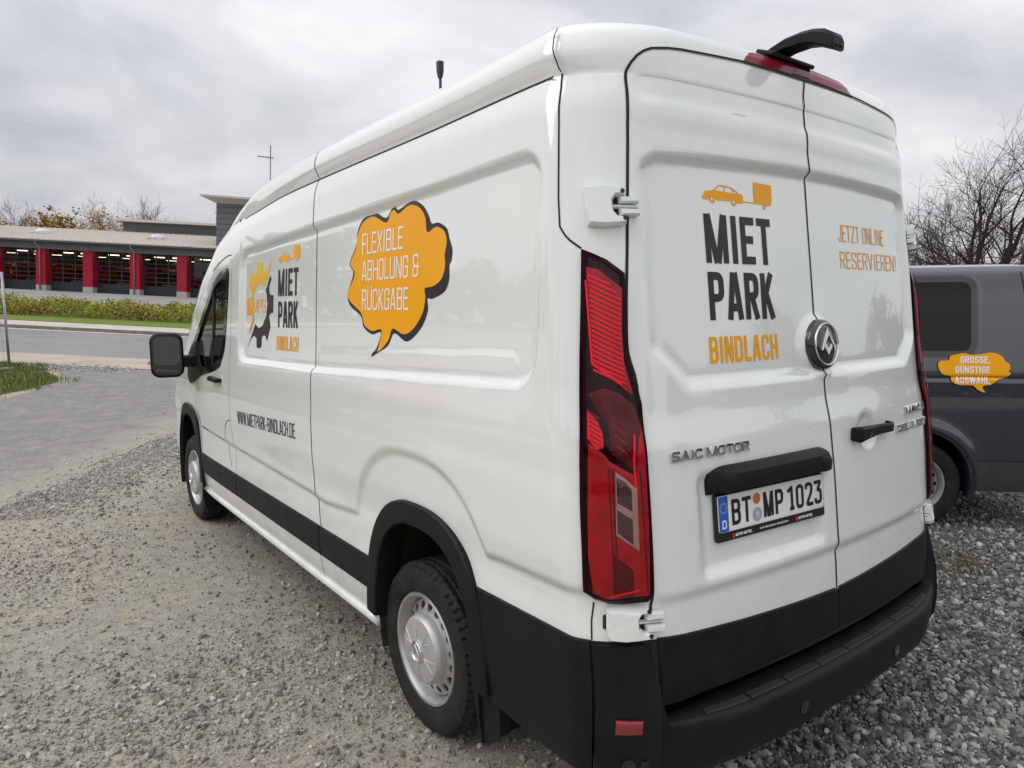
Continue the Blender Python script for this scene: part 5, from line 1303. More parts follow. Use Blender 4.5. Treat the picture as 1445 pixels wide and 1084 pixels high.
# red fire engines seen through the doors
M_ENG = mat('engine_red', (.50, .012, .016), .35, coat=.6); M_WHS = mat('engine_white', (.55, .55, .53), .5)
for i in range(N0, N1):
    lb = ['red fire engine parked behind the vehicle doors of the fire station'][0]
    x = P4 * (i + .5)
    ft = frame_thing('fire_engine', lb, 'fire engine', np.array(land(-47.0, 72.2, -.05)) + EX * x + EY * 5.2, group='fire engines inside the station')
    b = MB(); b.box((0, 1.6, 1.75), (2.4, 4.6, 2.3)); b.build('body', M_ENG, ft, bevel=.08)
    b = MB(); b.box((0, -1.35, 1.65), (2.35, 1.4, 2.2)); b.build('cab', M_ENG, ft, bevel=.12)
    b = MB(); b.box((0, -2.06, 2.05), (2.1, .06, .85)); b.build('windscreen', M_GLOSSB, ft, bevel=.02)
    b = MB(); b.box((0, -2.08, 1.05), (2.36, .1, .34)); b.build('bumper', M_WHS, ft, bevel=.02)
    b = MB(); b.box((0, -2.07, 1.45), (2.2, .05, .10)); b.build('stripe', M_WHS, ft)
    for sx in (-1, 1):
        b = MB(); b.tube([(sx * .82, -2.1, 1.15), (sx * .82, -2.16, 1.15)], .13, 12); b.build('headlight', M_WHS, ft)
        for yy in (-1.3, 2.2):
            b = MB(); b.tube([(sx * 1.0, yy, .5), (sx * 1.2, yy, .5)], .5, 20); b.build('wheel', M_RUB, ft)

# ------------------------------------------------------------------ trees
M_BARK = mat('bark', (.040, .032, .027), .95, var=.35, vscale=5, bump=.4, bscale=20, bdist=.02)
M_TWIG = mat('twig', (.045, .034, .030), .95, var=.3, vscale=5)
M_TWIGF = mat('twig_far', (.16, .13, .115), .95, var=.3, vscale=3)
def bare_tree(name, label, base, height, seed, spread=.55, levels=7, group=None, mt=None, mk=None, cat='tree', trunk_r=None, leaf=None, leaf_n=0, lean=0., kids=(2, 4), rmin=.003, up_=.05, trunk_f=.22, fork_=.25):
    rg = random.Random(seed); t = thing(name, label, cat, tuple(base), group=group)
    tr, cr = MB(), MB(); tips = []
    r0 = trunk_r or height * .018
    def grow(p, d, ln, r_, lv):
        k = 4 if lv < 3 else 3; pts = [p]; q = p.copy(); dd = d.copy()
        for i in range(k):
            jit = .10 + .012 * lv
            dd = (dd + Vector((rg.uniform(-1, 1), rg.uniform(-1, 1), rg.uniform(-.8, .85))) * jit).normalized()
            if lv >= 1: dd = (dd + Vector((0, 0, up_))).normalized()
            q = q + dd * (ln / k); pts.append(q.copy())
        re_ = r_ * (.66 if lv < levels - 1 else .4)
        rad = [max(rmin, r_ + (re_ - r_) * i / k) for i in range(k + 1)]
        (tr if lv <= 1 else cr).tube(pts, rad, 8 if lv <= 1 else (5 if lv <= 3 else 3), caps=False)
        if lv >= levels - 1: tips.append(q.copy()); return
        n = rg.randint(*kids) if lv > 0 else rg.randint(5, 6)
        for j in range(n):
            f = 1.0 if j == 0 else (rg.uniform(.62, 1.0) if lv == 0 else rg.uniform(fork_, 1.0))
            pi = f * k; i0 = min(int(pi), k - 1); pp = pts[i0].lerp(pts[i0 + 1], pi - i0)
            ax = dd.orthogonal().normalized(); ax = Matrix.Rotation(rg.uniform(0, 6.283) if lv else 6.283 * j / n + rg.uniform(-.3, .3), 3, dd) @ ax
            ang = rg.uniform(.06, .28) if j == 0 else rg.uniform(.50, .95) * (spread / .55)
            nd = (Matrix.Rotation(ang, 3, ax) @ dd).normalized()
            grow(pp, nd, ln * (rg.uniform(.74, .90) if j == 0 else rg.uniform(.58, .84)), (r_ + (re_ - r_) * f) * (.9 if j == 0 else rg.uniform(.55, .8)), lv + 1)
    grow(Vector((0, 0, -.1)), Vector((lean, 0, 1)).normalized(), height * trunk_f, r0, 0)
    k_ = height / max(v[2] for v in cr.v)
    for q_ in (tr, cr): q_.v = [(v[0] * k_, v[1] * k_, v[2] * k_) for v in q_.v]
    tips = [p * k_ for p in tips]
    tr.build('trunk', mk or M_BARK, t, smooth=True, recalc=False); cr.build('crown', mt or M_TWIG, t, smooth=False, recalc=False)
    if leaf:
        lf = MB(); 
        for p in tips:
            for _ in range(leaf_n):
                c = p + Vector((rg.gauss(0, .35), rg.gauss(0, .35), rg.gauss(0, .3))); s_ = rg.uniform(.10, .22)
                M_ = Matrix.Rotation(rg.uniform(0, 6.28), 3, 'Z') @ Matrix.Rotation(rg.uniform(-1.2, 1.2), 3, 'X')
                lf.add([c + M_ @ Vector(v) for v in ((-s_, -s_ * .6, 0), (s_, -s_ * .5, 0), (s_ * .7, s_ * .6, .04), (-s_ * .6, s_ * .7, 0))], [(0, 1, 2, 3)])
        lf.build('foliage', leaf, t, recalc=False)
    return t
# large bare trees behind the grey van
bare_tree('bare_tree', 'large bare tree with dense fine twigs rising behind the grey van', land(17.2, 28.0), 9.9, 11, spread=.58, levels=8, trunk_r=.25, kids=(3, 3), rmin=.0048, up_=.012, trunk_f=.26, fork_=.45)
bare_tree('bare_tree', 'bare spreading tree with forked trunk beside the tall twiggy tree', land(19.6, 29.5), 10.6, 23, spread=.58, levels=8, trunk_r=.26, kids=(3, 3), rmin=.0048, up_=.012, trunk_f=.26, fork_=.45)
# autumn trees behind the fire station
M_LEAFO = mat('autumn_leaf', (.50, .20, .012), .8, var=.35, vscale=.8, col2=(.36, .27, .03))
M_LEAFT = mat('tan_leaf', (.48, .29, .10), .8, var=.3, vscale=.8)
def far_at(px_a, b_, h=.0): return land(px_a, b_, h)
FAR = [(-73.5, 106, 10.6, 1, None), (-71.0, 108, 10.4, 2, None), (-68.2, 103, 9.2, 3, 'o'), (-65.6, 104, 8.8, 14, 'o'), (-61.8, 107, 11.6, 4, None), (-60.0, 108, 11.0, 5, None), (-57.8, 105, 9.6, 6, 't'), (-55.4, 106, 8.8, 7, 't'), (-53.0, 107, 11.8, 8, None), (-44.0, 107, 10.2, 9, 'r'), (-41.0, 108, 9.6, 10, None)]
for a_, b_, h_, sd_, kind in FAR:
    lbl = {None: 'leafless grey tree standing behind the fire station roof', 'o': 'rounded tree with orange and olive autumn leaves behind the fire station', 't': 'thinning tree with pale tan leaves behind the fire station', 'r': 'small tree with a few reddish leaves behind the grey rear hall'}[kind]
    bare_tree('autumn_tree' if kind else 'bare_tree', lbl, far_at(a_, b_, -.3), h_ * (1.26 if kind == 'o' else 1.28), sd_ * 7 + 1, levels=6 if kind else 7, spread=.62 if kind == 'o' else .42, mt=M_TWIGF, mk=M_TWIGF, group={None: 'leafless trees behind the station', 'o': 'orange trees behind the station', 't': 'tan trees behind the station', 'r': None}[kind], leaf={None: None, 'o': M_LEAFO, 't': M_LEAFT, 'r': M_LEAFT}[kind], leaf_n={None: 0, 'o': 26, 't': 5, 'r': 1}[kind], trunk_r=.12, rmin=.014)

# ------------------------------------------------------------------ lamp post beyond the van, site fence at the drive
LP = thing('lamp_post', 'slim dark lamp post with boxy head rising behind the white van roof', 'lamp post', (4.23, 9.45, 0))
b = MB(); b.tube([(0, 0, 0), (0, 0, 5.55)], [.042, .024], 10); b.build('pole', M_ANTH, LP, smooth=True)
b = MB(); b.add([(-.028, -.028, 5.55), (.028, -.028, 5.55), (.028, .028, 5.55), (-.028, .028, 5.55), (-.044, -.044, 5.66), (.044, -.044, 5.66), (.044, .044, 5.66), (-.044, .044, 5.66), (-.046, -.046, 5.82), (.046, -.046, 5.82), (.046, .046, 5.82), (-.046, .046, 5.82)], [(0, 1, 5, 4), (1, 2, 6, 5), (2, 3, 7, 6), (3, 0, 4, 7), (4, 5, 9, 8), (5, 6, 10, 9), (6, 7, 11, 10), (7, 4, 8, 11), (8, 9, 10, 11), (3, 2, 1, 0)]); b.build('lamp_head', M_ANTH, LP)
M_GALV = mat('galvanised', (.36, .37, .37), .45, metal=.7, var=.2, vscale=12)
fo = land(-10.06, 14.3)
FN = thing('site_fence', 'galvanised mobile fence panel with wire mesh standing by the drive', 'fence', tuple(fo), rot=(0, 0, math.atan2(RH[1], RH[0]) + math.pi))
for x in (0, 3.4):
    b = MB(); b.tube([(x, 0, .02), (x, 0, 1.95)], .024, 8); b.build('post', M_GALV, FN, smooth=True)
    b = MB(); b.box((x + .05, 0, .03), (.2, .2, .06)); b.build('foot', mat('concrete_foot', (.25, .24, .23), .9, var=.2), FN, bevel=.02)
for z in (.18, .95, 1.93):
    b = MB(); b.tube([(0, 0, z), (3.4, 0, z)], .019 if z != .95 else .008, 8); b.build('rail', M_GALV, FN, smooth=True)
b = MB()
for i in range(1, 34): b.tube([(i * .1, 0, .18), (i * .1, 0, 1.93)], .002, 4, caps=False)
for i in range(1, 9): b.tube([(0, .004, .18 + i * .2), (3.4, .004, .18 + i * .2)], .002, 4, caps=False)
tag(b.build('wire_mesh', M_GALV, FN), kind='stuff')

# ------------------------------------------------------------------ flower bed, verge and the grass patch by the drive
def blades(name, pts, hmin, hmax, wd, m, label, cat, seed, attr=True, lean=.35, kind='stuff'):
    """a tuft of two-segment leaves at every point"""
    rg = np.random.default_rng(seed); n = len(pts); P = np.asarray(pts)
    h = rg.uniform(hmin, hmax, n); a = rg.uniform(0, 2 * np.pi, n); dx, dy = np.cos(a), np.sin(a); ln = rg.uniform(0, lean, n) * h
    w_ = wd * rg.uniform(.6, 1.3, n); bx, by = -dy * w_, dx * w_
    V = np.empty((n, 5, 3)); mid = h * .55
    V[:, 0] = P + np.stack([bx, by, 0 * h], -1); V[:, 1] = P - np.stack([bx, by, 0 * h], -1)
    V[:, 2] = P + np.stack([dx * ln * .35 - bx * .8, dy * ln * .35 - by * .8, mid], -1); V[:, 3] = P + np.stack([dx * ln * .35 + bx * .8, dy * ln * .35 + by * .8, mid], -1)
    V[:, 4] = P + np.stack([dx * ln, dy * ln, h], -1)
    o = np.arange(n)[:, None] * 5
    F = np.concatenate([o + np.array([0, 1, 2]), o + np.array([0, 2, 3]), o + np.array([3, 2, 4])])
    ob = np_mesh(name, V.reshape(-1, 3), F, m, smooth=False)
    at = ob.data.attributes.new('tone', 'FLOAT', 'POINT'); at.data.foreach_set('value', np.repeat(rg.uniform(0, 1, n), 5).astype(np.float32))
    return tag(ob, label, cat, kind=kind)
def tone_mat(name, stops, rough=.85):
    m = bpy.data.materials.new(name); m.use_nodes = True; t = m.node_tree; b_ = t.nodes['Principled BSDF']; b_.inputs['Roughness'].default_value = rough; b_.inputs['Specular IOR Level'].default_value = .25
    a = t.nodes.new('ShaderNodeAttribute'); a.attribute_name = 'tone'; r_ = t.nodes.new('ShaderNodeValToRGB'); t.links.new(a.outputs['Fac'], r_.inputs[0])
    while len(r_.color_ramp.elements) < len(stops): r_.color_ramp.elements.new(.5)
    for el, (p, c) in zip(r_.color_ramp.elements, stops): el.position = p; el.color = (*c, 1)
    t.links.new(r_.outputs[0], b_.inputs['Base Color']); return m
rg = np.random.default_rng(3)
def bed(name, n, b0, b1, h0, h1, m, label, seed, size):
    """leaf quads through the volume of the planting"""
    rg = np.random.default_rng(seed); a = rg.uniform(-44, 4, n); b_ = rg.uniform(b0, b1, n)
    top = h1 * (.80 + .12 * np.sin(a * 2.1 + b_) + .10 * np.sin(a * 5.3 + 2 * b_) + .10 * rg.normal(size=n))
    h = h0 + (top - h0) * rg.uniform(0, 1, n) ** .75
    P = land(a, b_, .14 + np.maximum(h, .02)); u = rg.normal(size=(n, 3)); u /= np.linalg.norm(u, axis=1, keepdims=True); v = np.cross(u, rg.normal(size=(n, 3))); v /= np.linalg.norm(v, axis=1, keepdims=True)
    s_ = size * rg.uniform(.5, 1.5, n)[:, None]; V = np.stack([P - u * s_ * 1.6, P + v * s_ * .5, P + u * s_ * 1.6, P - v * s_ * .5], 1)
    ob = np_mesh(name, V.reshape(-1, 3), np.arange(n * 4).reshape(n, 4), m, smooth=False)
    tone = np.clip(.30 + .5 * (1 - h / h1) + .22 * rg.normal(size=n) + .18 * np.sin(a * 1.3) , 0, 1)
    at = ob.data.attributes.new('tone', 'FLOAT', 'POINT'); at.data.foreach_set('value', np.repeat(tone, 4).astype(np.float32))
    return tag(ob, label, 'flower bed', kind='stuff')
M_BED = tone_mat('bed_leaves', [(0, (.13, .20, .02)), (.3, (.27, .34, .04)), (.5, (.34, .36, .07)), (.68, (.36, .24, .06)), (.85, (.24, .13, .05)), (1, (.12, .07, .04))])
bed('flower_bed', 52000, 34.0, 38.6, .05, .92, M_BED, 'strip of tall yellow-green and brown flowering plants along the footway', 4, .055)
n = 700; fa = rg.uniform(-42, 4, n); fb_ = 34.5 + 4.0 * rg.uniform(0, 1, n)
P = land(fa, fb_, rg.uniform(.75, 1.12, n)); s_ = rg.uniform(.035, .07, n)
V = P[:, None, :] + np.array([(1, 0, 0), (0, 1, 0), (-1, 0, 0), (0, -1, 0), (0, 0, .8), (0, 0, -.8)])[None] * s_[:, None, None]
F = (np.arange(n)[:, None, None] * 6 + np.array([(0, 1, 4), (1, 2, 4), (2, 3, 4), (3, 0, 4), (1, 0, 5), (2, 1, 5), (3, 2, 5), (0, 3, 5)])[None]).reshape(-1, 3)
ob = np_mesh('blossoms', V.reshape(-1, 3), F, tone_mat('blossom', [(0, (.55, .40, .40)), (.5, (.60, .52, .48)), (.8, (.55, .25, .33)), (1, (.5, .12, .2))]), smooth=False)
at = ob.data.attributes.new('tone', 'FLOAT', 'POINT'); at.data.foreach_set('value', np.repeat(rg.uniform(0, 1, n), 6).astype(np.float32))
tag(ob, 'scattered pale pink and white blossoms above the flower strip', 'blossoms', kind='stuff')
# grass patch left of the drive
M_GR = tone_mat('grass_leaf', [(0, (.06, .10, .018)), (.5, (.12, .18, .03)), (.85, (.20, .23, .055)), (1, (.32, .26, .11))])
n = 42000; fa = rg.uniform(-16, -7.6, n); fb_ = rg.uniform(9.0, 15.2, n)
edge = -8.42 - .0 * fb_ + .18 * np.sin(fb_ * 3) + .12 * np.sin(fb_ * 7 + 2) + np.where(fb_ > 13.6, -(fb_ - 13.6) * 1.0, 0)
kp = fa < edge + rg.normal(0, .07, n); pt_ = np.sin(fa * 2.3 + 1) * np.cos(fb_ * 3.1) + .6 * np.sin(fa * 5 + fb_ * 4)
kp &= (pt_ > -.75) | (rg.uniform(0, 1, n) < .25)
blades('grass_patch', land(fa[kp], fb_[kp], 0), .03, .11, .006, M_GR, 'rough green grass patch with fallen leaves beside the drive', 'grass', 6, lean=.9)
sheet('grass_soil', -20, -8.5, 6.5, 15.2, .004, ramp_mat('soil', [(.3, (.055, .062, .020)), (.6, (.085, .095, .028)), (.8, (.15, .12, .06))], vscale=3, bump=.6, bscale=40, fine=.3), 30, 20, edge=lambda A_, B_: np.minimum(A_, -8.5 - np.where(B_ > 13.6, (B_ - 13.6) * 1.0, 0) + .15 * np.sin(B_ * 3)))
n = 1500; fa = rg.uniform(2.4, 3.4, n); fb_ = rg.uniform(4.3, 5.0, n)
kp = ((fa - 2.85) / .35) ** 2 + ((fb_ - 4.6) / .30) ** 2 < rg.uniform(.2, 1, n)
blades('grass_tuft', land(fa[kp], fb_[kp], 0), .01, .045, .004, tone_mat('moss_leaf', [(0, (.09, .09, .02)), (.6, (.17, .15, .04)), (1, (.22, .18, .06))]), 'small yellowish tuft of moss and grass in gravel behind the grey wheel', 'grass', 9, lean=.9)
# fallen leaves
M_FALL = mat('fallen_leaf', (.28, .16, .05), .8, var=.4, vscale=3)
rr_ = random.Random(4)
for i in range(46):
    a_, b_ = (rr_.uniform(-9.5, -5), rr_.uniform(6.5, 14)) if i < 26 else (rr_.uniform(-3.5, 3.5), rr_.uniform(2.4, 7))
    c = Vector(land(a_, b_, .022)); s_ = rr_.uniform(.015, .035); az = rr_.uniform(0, 6.28)
    M_ = Matrix.Rotation(az, 3, 'Z') @ Matrix.Rotation(rr_.uniform(-.3, .3), 3, 'X')
    o_ = MB().add([M_ @ Vector(v) for v in ((-s_, 0, 0), (-s_ * .3, -s_ * .55, .006), (s_ * .6, -s_ * .4, .004), (s_ * 1.1, 0, .010), (s_ * .5, s_ * .45, .002), (-s_ * .4, s_ * .5, .008))], [(0, 1, 2, 3, 4, 5)]).build('fallen_leaf', M_FALL)
    o_.location = c
    tag(o_, 'dry brown leaf lying on the asphalt drive' if i < 26 else 'dry brown leaf lying on the gravel', 'leaf', 'leaves on the drive' if i < 26 else 'leaves on the gravel')

# ------------------------------------------------------------------ crushed stone
def stones(name, n, af, seed, smin, smax, m, label, quad):
    rg = np.random.default_rng(seed); a, b_ = af(rg, n); k = len(a)
    if quad:
        U = np.array([(1, 0, 0), (0, 1, 0), (-1, 0, 0), (0, -1, 0), (0, 0, 1), (0, 0, -1)], float); T_ = np.array([(0, 1, 4), (1, 2, 4), (2, 3, 4), (3, 0, 4), (1, 0, 5), (2, 1, 5), (3, 2, 5), (0, 3, 5)])
    else:
        g = (1 + 5 ** .5) / 2
        U = np.array([(-1, g, 0), (1, g, 0), (-1, -g, 0), (1, -g, 0), (0, -1, g), (0, 1, g), (0, -1, -g), (0, 1, -g), (g, 0, -1), (g, 0, 1), (-g, 0, -1), (-g, 0, 1)]) / 1.9
        T_ = np.array([(0, 11, 5), (0, 5, 1), (0, 1, 7), (0, 7, 10), (0, 10, 11), (1, 5, 9), (5, 11, 4), (11, 10, 2), (10, 7, 6), (7, 1, 8), (3, 9, 4), (3, 4, 2), (3, 2, 6), (3, 6, 8), (3, 8, 9), (4, 9, 5), (2, 4, 11), (6, 2, 10), (8, 6, 7), (9, 8, 1)])
    s = smin * (smax / smin) ** (rg.uniform(0, 1, k) ** 2.0)
    V = U[None] * rg.uniform(.62, 1.25, (k, len(U), 1)) * (s[:, None] * rg.uniform(.65, 1.25, (k, 3)) * np.array([1, 1, .75]))[:, None, :]
    q = rg.normal(size=(k, 4)); q /= np.linalg.norm(q, axis=1, keepdims=True); w_, x, y, z = q.T
    Rm = np.stack([np.stack([1 - 2 * (y * y + z * z), 2 * (x * y - z * w_), 2 * (x * z + y * w_)], -1), np.stack([2 * (x * y + z * w_), 1 - 2 * (x * x + z * z), 2 * (y * z - x * w_)], -1), np.stack([2 * (x * z - y * w_), 2 * (y * z + x * w_), 1 - 2 * (x * x + y * y)], -1)], 1)
    V = np.einsum('nij,nkj->nki', Rm, V)
    V += land(a, b_, s * .25)[:, None, :]
    F = (np.arange(k)[:, None, None] * len(U) + T_[None]).reshape(-1, 3)
    ob = np_mesh(name, V.reshape(-1, 3), F, m, smooth=False)
    at = ob.data.attributes.new('tone', 'FLOAT', 'POINT'); at.data.foreach_set('value', np.repeat(rg.uniform(0, 1, k), len(U)).astype(np.float32))
    return tag(ob, label, 'gravel', kind='stuff')
M_STN = tone_mat('stone', [(0, (.07, .07, .068)), (.4, (.18, .177, .17)), (.75, (.30, .292, .275)), (.93, (.44, .425, .40)), (1, (.52, .50, .47))])
M_STL = tone_mat('stone_light', [(0, (.17, .17, .165)), (.5, (.32, .315, .30)), (1, (.50, .49, .46))])
M_STB = tone_mat('stone_warm', [(0, (.13, .13, .125)), (.35, (.24, .235, .215)), (.75, (.36, .35, .32)), (.93, (.46, .45, .42)), (1, (.55, .54, .51))])
def place_right(rg, n):
    b_ = 2.2 * (9.0 / 2.2) ** rg.uniform(0, 1, n); a = rg.uniform(.1, .84, n) * b_; return a, b_
def place_left(rg, n):
    b_ = 2.2 * (10.5 / 2.2) ** rg.uniform(0, 1, n); a = rg.uniform(-.80, .12, n) * b_
    den = .5 + .5 * np.sin(a * 1.9 + 2 * np.sin(b_ * .9)) * np.cos(b_ * 1.4 + a)
    k = (a > -4.75 + .12 * rg.normal(size=n)) & (rg.uniform(0, 1, n) < .18 + .82 * den ** 1.5); return a[k], b_[k]
def place_edge(rg, n):
    b_ = rg.uniform(5.8, 11, n); a = -4.55 + rg.normal(0, 1, n) * np.where(rg.uniform(0, 1, n) < .35, .28, .0) + np.abs(rg.normal(0, .45, n)); return a, b_
def place_mouth(rg, n):
    t = rg.uniform(0, 1, n); return -10.2 + 2.2 * t + rg.normal(0, .1, n), 15.0 + .35 * rg.normal(size=n) * .6
stones('gravel', 26000, place_right, 21, .007, .027, M_STN, 'loose grey crushed stone covering the yard right of the white van', False)
stones('gravel', 30000, place_right, 22, .004, .012, M_STN, 'fine grey chippings between the crushed stone right of the white van', True)
stones('gravel', 24000, place_left, 23, .0045, .018, M_STB, 'scattered stones in the compacted brown ground left of the white van', False)
stones('gravel', 46000, place_left, 24, .003, .009, M_STB, 'fine grit over the compacted brown ground left of the white van', True)
stones('gravel', 9000, place_edge, 25, .007, .024, M_STL, 'grey stones heaped along the edge of the asphalt drive', True)
stones('gravel', 1600, place_mouth, 26, .012, .04, M_STL, 'coarse stones between the grass patch and the pavement', True)

# ------------------------------------------------------------------ surroundings behind the photographer that the paint mirrors: a wood and two red cars
n = 9000; ang = rg.uniform(R(45), R(315), n); rad = rg.uniform(62, 82, n)
P = np.stack([-2 + rad * np.sin(ang + R(36.7)), rad * np.cos(ang + R(36.7)), 0 * rad], -1)
av = (P[:, :2] - CAM[:2]) @ RH; bv_ = (P[:, :2] - CAM[:2]) @ FH; kp = np.abs(np.arctan2(av, bv_)) > R(47)
top = 6.5 + 2.0 * np.sin(ang * 17) + 1.5 * np.sin(ang * 41 + 1)
P[:, 2] = HT(av, bv_) + rg.uniform(0, 1, n) ** .7 * top; P = P[kp]; k = len(P)
V = P[:, None, :] + rg.normal(0, .8, (k, 4, 3)); F = np.arange(k * 4).reshape(k, 4)
ob = np_mesh('wood', V.reshape(-1, 3), F, tone_mat('wood_leaf', [(0, (.03, .04, .015)), (.6, (.07, .07, .03)), (1, (.14, .10, .04))]), smooth=False)
at = ob.data.attributes.new('tone', 'FLOAT', 'POINT'); at.data.foreach_set('value', np.repeat(rg.uniform(0, 1, k), 4).astype(np.float32))
tag(ob, 'distant belt of dark autumn woodland around the yard', 'wood', kind='stuff')
M_REDCAR = mat('red_car_paint', (.42, .012, .016), .25, coat=1.)
def red_car(label, a_, b_, yaw):
    t = thing('parked_car', label, 'car', tuple(land(a_, b_)), rot=(0, 0, yaw))
    prof = [(-2.05, .35), (-2.1, .62), (-2.0, .86), (-1.2, .98), (-.55, 1.42), (.7, 1.47), (1.5, 1.05), (1.95, .98), (2.05, .6), (2.0, .35)]
    A = []
    for x_, s_ in ((-.86, .86), (-.88, 1.0), (-.5, 1.02), (.5, 1.02), (.88, 1.0), (.86, .86)):
        A.append([(x_ * (1 if z_ < 1.05 else .86), y_, .35 + (z_ - .35) * (s_ if s_ < 1 else 1)) for y_, z_ in prof])
    b = MB(); A = np.array(A); b.grid(A); b.add(A[0], [tuple(range(len(prof)))]); b.add(A[-1], [tuple(range(len(prof)))[::-1]]); b.build('body', M_REDCAR, t, bevel=.05)
    for sx in (-1, 1):
        b = MB(); b.add([(sx * .80, -1.0, 1.02), (sx * .80, 1.3, 1.06), (sx * .772, .66, 1.40), (sx * .772, -.5, 1.36)], [(0, 1, 2, 3)]); b.build('side_window', M_GLOSSB, t)
        for yy in (-1.3, 1.3):
            b = MB(); b.tube([(sx * .72, yy, .32), (sx * .90, yy, .32)], .32, 24); b.build('wheel', M_RUB, t, auto=40)
            b = MB(); b.tube([(sx * .90, yy, .32), (sx * .905, yy, .32)], .2, 20); b.build('rim', M_STEEL, t)
    return t
red_car('red hatchback parked beyond the drive, nearer the street', -14.2, 9.2, R(20))
red_car('red hatchback parked beyond the drive, farther from the street', -13.4, 4.6, R(28))

# ------------------------------------------------------------------ grey van on the right
M_GPAINT = mat('grey_paint', (.024, .029, .042), .2, coat=1., var=.04, vscale=3)
M_GCLAD = mat('grey_cladding_plastic', (.045, .046, .050), .6, var=.15, vscale=20)
M_TINT = mat('tinted_glass', (.003, .003, .004), .03, spec=.35)
GH = 41.2                                        # heading, degrees left of +Y
GV = thing('parked_van', 'dark grey window van with orange speech bubble sticker, parked beside the white van', 'van', (0, 0, 0))
gl = {'W': herm([.22, .40, .60, .95, 1.16, 1.30, 1.60, 1.86, 1.94], [.90, .935, .95, .955, .95, .935, .895, .850, .825]),
      'R': herm([.22, .5, .8, 1.2, 1.6, 1.94], [.03, .0, .0, .03, .07, .12]),
      'F': herm([.22, .55, .85, 1.02, 1.12, 1.35, 1.65, 1.94], [4.90, 5.0, 4.92, 4.68, 4.33, 4.08, 3.73, 3.33])}
GY = (1.06, 4.06)
def gfeat(y, z):
    o = np.zeros(np.broadcast(y, z).shape)
    ln = z - 1.165; o = o - .010 * np.exp(-(ln / .010) ** 2) + .006 * (1 - ss(ln, -.25, 0))
    for yc in GY:
        e_ = np.hypot((y - yc) / .50, (z - .34) / .52) - 1
        o = o + .022 * (1 - ss(e_, -.10, .02))
    return o
GWIN = [(.70, 1.54, 1.35, 1.885), (1.66, 2.78, 1.35, 1.885), (2.92, 3.66, 1.32, 1.86)]
def gside(y, z): return gl['W'](z) + gfeat(y, z) - .12 * np.clip((np.asarray(y) - 3.4) / 1.5, 0, 1) ** 2 - .05 * (1 - ss(y, -.0, .45)) ** 2
def g_shell(sg):
    zz = np.arange(.30, 1.941, .02); roof = [(.815, 1.955, .01), (.79, 1.978, .03), (.74, 1.995, .08), (.6, 2.012, .2), (.35, 2.025, .4), (.0, 2.03, .7)]
    rows = [(None, z, 0) for z in zz] + roof; ns, nr, nf = 240, 24, 24; P = []
    for wk, z, ro in rows:
        w_ = float(gl['W'](min(z, 1.94))) if wk is None else wk; R0 = float(gl['R'](min(z, 1.94))) + ro; F0 = float(gl['F'](min(z, 1.94))) - ro * .8
        th = np.linspace(0, 1, nr) * np.pi / 2; rc = min(.13, w_); xr = max(w_ - rc, 0)
        x = np.concatenate([np.linspace(0, 1, nr)[:-1] * xr, xr + rc * np.sin(th)]); y = np.concatenate([np.full(nr - 1, R0), R0 + rc * (1 - np.cos(th))])
        ys = np.linspace(y[-1], F0 - .25, ns + 1)[1:]
        wsd = gside(ys, z) if wk is None else w_ * np.ones(ns)
        if wk is None: x[-nr:] = x[-nr:] / x[-1] * float(gside(y[-1], z))
        an = np.linspace(0, 1, nf + 1)[1:] * np.pi / 2; xe = wsd[-1]
        X = np.concatenate([x, wsd, xe * np.cos(an) ** .65]); Y = np.concatenate([y, ys, F0 - .25 + .35 * np.sin(an) ** .65])
        P.append(np.stack([sg * X, Y, np.full(len(X), z)], -1))
    P = np.array(P); r_, c = P.shape[:2]; I = np.arange(r_ * c).reshape(r_, c)
    F = np.stack([I[:-1, :-1], I[:-1, 1:], I[1:, 1:], I[1:, :-1]], -1).reshape(-1, 4)
    if sg < 0: F = F[:, ::-1]
    V = P.reshape(-1, 3); cen = V[F].mean(1); y, z = cen[:, 1], cen[:, 2]; colj = np.tile(np.arange(c - 1), r_ - 1)
    keep = np.ones(len(F), bool)
    for yc in GY: keep &= ~((np.hypot((y - yc) / .415, (z - .34) / .43) < 1) & (colj > 2 * nr - 2) & (colj < c - nf))
    lab = np.full(len(F), 'body', object)
    for (a0, a1, z0, z1) in GWIN: lab[(sd_rbox(y, z, (a0 + a1) / 2, (z0 + z1) / 2, (a1 - a0) / 2, (z1 - z0) / 2, .07) < 0) & (colj > 2 * nr - 2) & (colj < c - nf)] = 'window'
    lab[(colj < nr + 2) & (z > 1.28) & (z < 1.84) & (np.abs(cen[:, 0]) < .70)] = 'rear_window'
    lab[(colj >= c - nf + 3) & (z > 1.12) & (z < 1.86)] = 'windscreen'
    lab[(z < .535) & (y < .66)] = 'rear_bumper'; lab[(z < .535) & (y > 4.2)] = 'front_bumper'
    lab[(z < .40) & (y > 1.2) & (y < 3.5)] = 'sill'
    fn = np.cross(V[F[:, 2]] - V[F[:, 0]], V[F[:, 3]] - V[F[:, 1]]); deg = np.linalg.norm(fn, axis=1) > 1e-12
    for nm, m in (('body', M_GPAINT), ('window', M_TINT), ('rear_window', M_TINT), ('windscreen', M_TINT), ('rear_bumper', M_GCLAD), ('front_bumper', M_GCLAD), ('sill', M_GCLAD)):
        mk = (lab == nm) & keep & deg
        if mk.any(): f = F[mk]; u, iv = np.unique(f, return_inverse=True); np_mesh(nm, V[u], iv.reshape(f.shape), m, GV)
for sg in (-1, 1): g_shell(sg)
def gfr(sg=-1):
    def fr(y, z, h=0.):
        y, z, h = np.broadcast_arrays(np.asarray(y, float), np.asarray(z, float), np.asarray(h, float))
        return np.stack([sg * (gside(y, z) + h), y, z], -1)
    return fr
